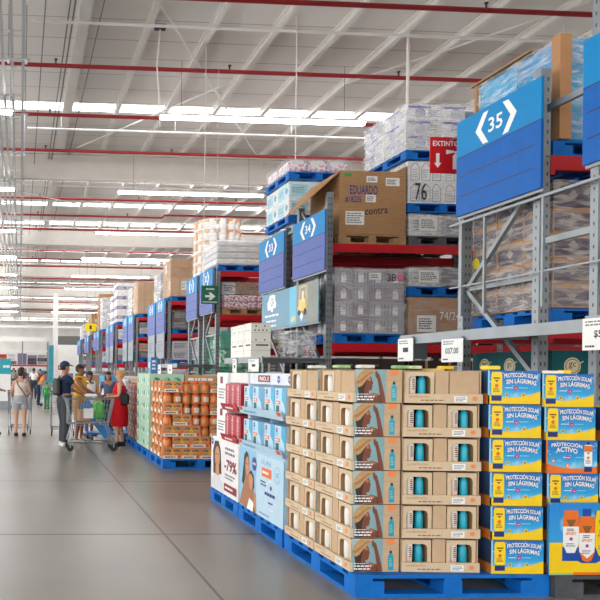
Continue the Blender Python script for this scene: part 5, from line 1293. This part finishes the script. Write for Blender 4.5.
    for (h_, k_, a_, t_) in leg_ix:
        ax, ay, _ = V[a_]; 
        MB().bbox((ax-.052*k, ay-.215*k, 0), (ax+.052*k, ay+.06*k, .085*k), sm, .02*k).build('shoe', t)
    hx, hy, hz = V[hd]; B = MB(); hm = mat('hair '+hair[1], hair[1], .6, 0, .15, 40)
    def blob(B, c, r, m, z0=-1., n=14, fr=9.):
        vs = []; rows_ = 8
        for j in range(rows_+1):
            ph = -PI/2+PI*j/rows_; ph = max(ph, math.asin(max(-1, min(1, z0))))
            for i in range(n):
                a = 2*PI*i/n; yy = r[1]*math.cos(ph)*math.sin(a)
                vs.append((c[0]+r[0]*math.cos(ph)*math.cos(a), c[1]+max(yy, -fr), c[2]+r[2]*math.sin(ph)))
        B.add(vs, [(j*n+i, j*n+(i+1) % n, (j+1)*n+(i+1) % n, (j+1)*n+i) for j in range(rows_) for i in range(n)], m, True)
    blob(B, (hx, hy+.012*k, hz+.02*k), (.086*k, .1*k, .088*k), hm, -.15)
    if hair[0] in ('bun', 'updo'):
        blob(B, (hx, hy+.03*k, hz-.01*k), (.084*k, .085*k, .08*k), hm, -.9, fr=.03*k); blob(B, (hx, hy+.085*k if hair[0] == 'updo' else hy+.03*k, hz+(.05 if hair[0] == 'updo' else .1)*k), (.05*k,)*3, hm)
    elif hair[0] == 'long':
        blob(B, (hx, hy+.045*k, hz-.09*k), (.095*k, .07*k, .16*k), hm)
    else: blob(B, (hx, hy+.03*k, hz-.01*k), (.084*k, .08*k, .07*k), hm, -.9, fr=.02*k)
    if hair[0] != 'cap': B.build('hair', t)
    else:
        B.build('hair', t); c = MB(); cmn = mat('cap navy', '1d3358', .7)
        blob(c, (hx, hy+.008*k, hz+.03*k), (.094*k, .108*k, .092*k), cmn, -.05)
        c.add([(hx-.07*k, hy-.08*k, hz+.03*k), (hx+.07*k, hy-.08*k, hz+.03*k), (hx+.05*k, hy-.17*k, hz+.012*k), (hx-.05*k, hy-.17*k, hz+.012*k), (hx-.07*k, hy-.08*k, hz+.042*k), (hx+.07*k, hy-.08*k, hz+.042*k), (hx+.05*k, hy-.17*k, hz+.02*k), (hx-.05*k, hy-.17*k, hz+.02*k)], [(0, 3, 2, 1), (4, 5, 6, 7), (0, 1, 5, 4), (2, 3, 7, 6), (0, 4, 7, 3), (1, 2, 6, 5)], cmn); c.build('cap', t)
    for s in (-1, 1):
        e = MB(); blob(e, (hx+s*.03*k, hy-.073*k, hz-.005*k), (.011*k, .012*k, .007*k), mat('eye dark', '201812', .3), n=8); e.build('eye', t)
        e = MB(); blob(e, (hx+s*.078*k, hy+.01*k, hz-.02*k), (.01*k, .02*k, .03*k), SKIN[skin], n=8); e.build('ear', t)
    e = MB(); blob(e, (hx, hy-.066*k, hz-.062*k), (.022*k, .012*k, .007*k), mat('lips', '9a4a44', .5), n=8); e.build('mouth', t)
    for ex in extras:
        if ex == 'strap':
            B = MB(); cs = [(.11, .08, 1.42), (.07, .155, 1.3), (-.03, .165, 1.17), (-.14, .15, 1.02)]
            B.path([(a*k, b*k, c*k) for a, b, c in cs], .011*k, BLACK); B.path([(a*k, -b*k-.005, c*k) for a, b, c in cs], .011*k, BLACK); B.build('bag_strap', t)
        elif ex == 'backpack': MB().bbox((-.13*k, .13*k, 1.02*k), (.13*k, .22*k, 1.36*k), BLACK, .04).build('backpack', t)
        elif ex == 'bag': MB().bbox((.16*k, .03*k, .92*k), (.26*k, .22*k, 1.17*k), BLACK, .03).path([(.2*k, .12*k, 1.17*k), (.17*k, .03*k, 1.39*k)], .01*k, BLACK).build('shoulder_bag', t)
        elif ex == 'watch':
            B = MB(); p = Vector(V[w1]).lerp(Vector(V[e1]), .12); d = (Vector(V[e1])-p).normalized()*.016; B.tube(p-d, p+d, .031*k, BLACK, 10); B.build('watch', t)
    return t
person('woman seen from behind in a pale tank top and grey shorts, pushing a cart', .03, 15.95, PI, 1.53, 'fair', ('bun', '2e211c'), ('tank', 'e6d8cc'), ('shorts', 'a8adb4'), ('push', 'push'), .12, '2c2422', ('strap',))
person('person mostly outside the picture with a wristwatch and dark trousers', -.62, 16.1, PI*.75, 1.6, 'tan', ('short', '2a1f1a'), ('tee', '3a3a44'), ('trousers', '22242a'), ('push', 'bend'), 0, '2a2a2c', ('watch',))
person('man in a navy cap, navy shirt and dark grey trousers', .9, 13.86, PI*.62, 1.68, 'tan', ('cap', '241c18'), ('tee', '1f2f4c'), ('trousers', '44474c'), ('reach', 'reach'), .1, 'e4e2de', ('backpack',), False)
person('woman in a yellow tank top with short dark hair by the cart', 1.26, 14.5, PI*.38, 1.64, 'brown', ('short', '1f1714'), ('tank', 'eeb41c'), ('knee', 'b98a4c'), ('bend', 'reach'), .1, 'c9c4bc')
person('woman in a red dress with pinned-up blonde hair, facing the cart', 2.02, 14.0, -PI*.56, 1.53, 'fair', ('updo', 'c99a5e'), ('dress', 'd91a24'), ('none', ''), ('bend', 'fold'), .28, '2a2222', ('bag',))
person('woman in a white top with dark hair behind the blue trolley', 1.62, 16.1, PI*.2, 1.5, 'brown', ('updo', '1f1714'), ('tank', 'efece8'), ('knee', 'e2ddd4'), ('bend', 'bend'), 0, '6a5a50')
person('woman with long dark hair looking out behind the red dress', 2.22, 17.4, 0, 1.5, 'tan', ('long', '1d1614'), ('tee', '5a6a86'), ('trousers', '3a3c42'), ('down', 'down'), 0)
person('child in a bright green shirt far down the aisle', 1.07, 27.2, PI*.9, 1.06, 'tan', ('short', '2a7a4a'), ('long', '22b04e'), ('trousers', '3c8a5a'), ('down', 'bend'), .1, fingers=False)
person('person in an orange and yellow top leaning over a blue cart far away', .84, 30.4, PI*.5, 1.45, 'tan', ('short', '221a16'), ('tee', 'eea01c'), ('trousers', '2a3a5c'), ('reach', 'reach'), .1, fingers=False, lean=.5)
person('distant person in white at the far left of the aisle', -.52, 28.0, PI*.3, 1.6, 'tan', ('long', '221a16'), ('tee', 'f2f0ee'), ('trousers', '8a8480'), ('bend', 'down'), .1, fingers=False)
person('distant person in a white shirt beyond the orange top', .76, 37., PI, 1.62, 'brown', ('short', '221a16'), ('tee', 'f4f2f0'), ('trousers', '3c4048'), ('down', 'down'), .1, fingers=False, fem=False)
person('distant person in dark blue with a cart at the end of the aisle', .2, 40., PI, 1.66, 'tan', ('short', '1c1614'), ('tee', '38466a'), ('trousers', '23262c'), ('push', 'push'), .1, fingers=False, fem=False)
person('distant person in red clothes near the white column', 1.35, 46., PI*1.2, 1.6, 'tan', ('short', '1c1614'), ('tee', 'b04038'), ('trousers', '31343c'), ('bend', 'down'), .1, fingers=False)
person('distant person in grey walking left of the end of the aisle', -.35, 43., .3, 1.62, 'tan', ('short', '1c1614'), ('tee', '9a9a98'), ('trousers', '4a4c54'), ('down', 'down'), .2, fingers=False, fem=False)

# ------------------------------------------------------------------ far end of the aisle
t = thing('display_stand', 'far teal topped stand with a white panel at the left picture edge', 'display stand', (-.75, 27., 0))
MB().box((0, 0, 1.35), (.42, .06, 1.92), mat('teal sign', '0aa0b4', .4)).dbars(FRONT(0, 0, 1.35), .12, .18, .38, .38, 1, WHITE, 1, 2).build('sign_panel', t)
MB().box((0, .01, .3), (.42, .05, 1.34), WHITE).build('white_panel', t); MB().box((.02, -.15, 0), (.4, .25, .3), STEEL).build('base', t)
t = thing('column_banner', 'tall teal banner standing beside the white column', 'banner', (2.42, 58.5, 0))
MB().box((0, 0, .3), (.42, .05, 3.6), mat('banner teal far', '2f98a8', .4, 0, .2, 2)).build('banner', t); MB().box((-.05, -.2, 0), (.47, .25, .28), STEEL).build('base', t)
tag(MB().box((3.28, 59.5, 1.55), (3.62, 59.54, 1.95), mat('safety red', 'd3141f')).dcirc(FRONT(3.28, 59.5, 1.55), .17, .2, .08, WHITE, 1).build('extinguisher_sign'), 'small red sign beside the white column', 'sign')
t = thing('pallet_rack', 'wide far rack with a red beam across the end of the aisle', 'rack', (-7, 66, 0))
for i in range(5): MB().box((i*2.4, 0, 0), (i*2.4+.12, .12, 4.2), STEEL).build('post', t)
for i in range(5): MB().box((i*2.4, 1.3, 0), (i*2.4+.1, 1.4, 4.2), STEEL).build('post', t)
for z in (2.0, 3.4):
    for y in (0, 1.2): MB().box((0, y, z-.14), (9.7, y+.06, z), RED if z < 3 else WHITEM).build('beam', t)
for i in range(10):
    for q, z in enumerate((.0, 2.02)):
        load('wrapped_load', 'far %s load on the rack closing the aisle, %s from its left end' % (('floor', 'upper')[q], ORD[i]), -6.85+.95*i, 66.15, z+.005, .88, 1.0, (1.5+.3*((i*7) % 3)/2, .9+.2*((i*5) % 4)/4)[q], 1, 1, 3, [[GY2, PU1], [DK2, GY1], [BR2, RED], [WH2, GY2], [PU2, BLU]][(i+q*2) % 5], ('text',), None, seed=90+i, cat='pallet load')
for i, (x0, x1, z0, z1, m) in enumerate(((-9, 2.8, 4.6, 5.1, WHITEM), (-9, 14, 6.1, 6.35, WHITEM), (4.2, 14, 4.35, 5.3, mat('dark opening', '6a6866')))):
    struct(MB().box((x0, 75.9 if i < 2 else 77.0, z0), (x1, 76.1 if i < 2 else 77.2, z1), m).build('cross_beam'), ('white beam across the far end of the aisle', 'upper white beam across the far end', 'dark band above the white partition')[i], 'beam')
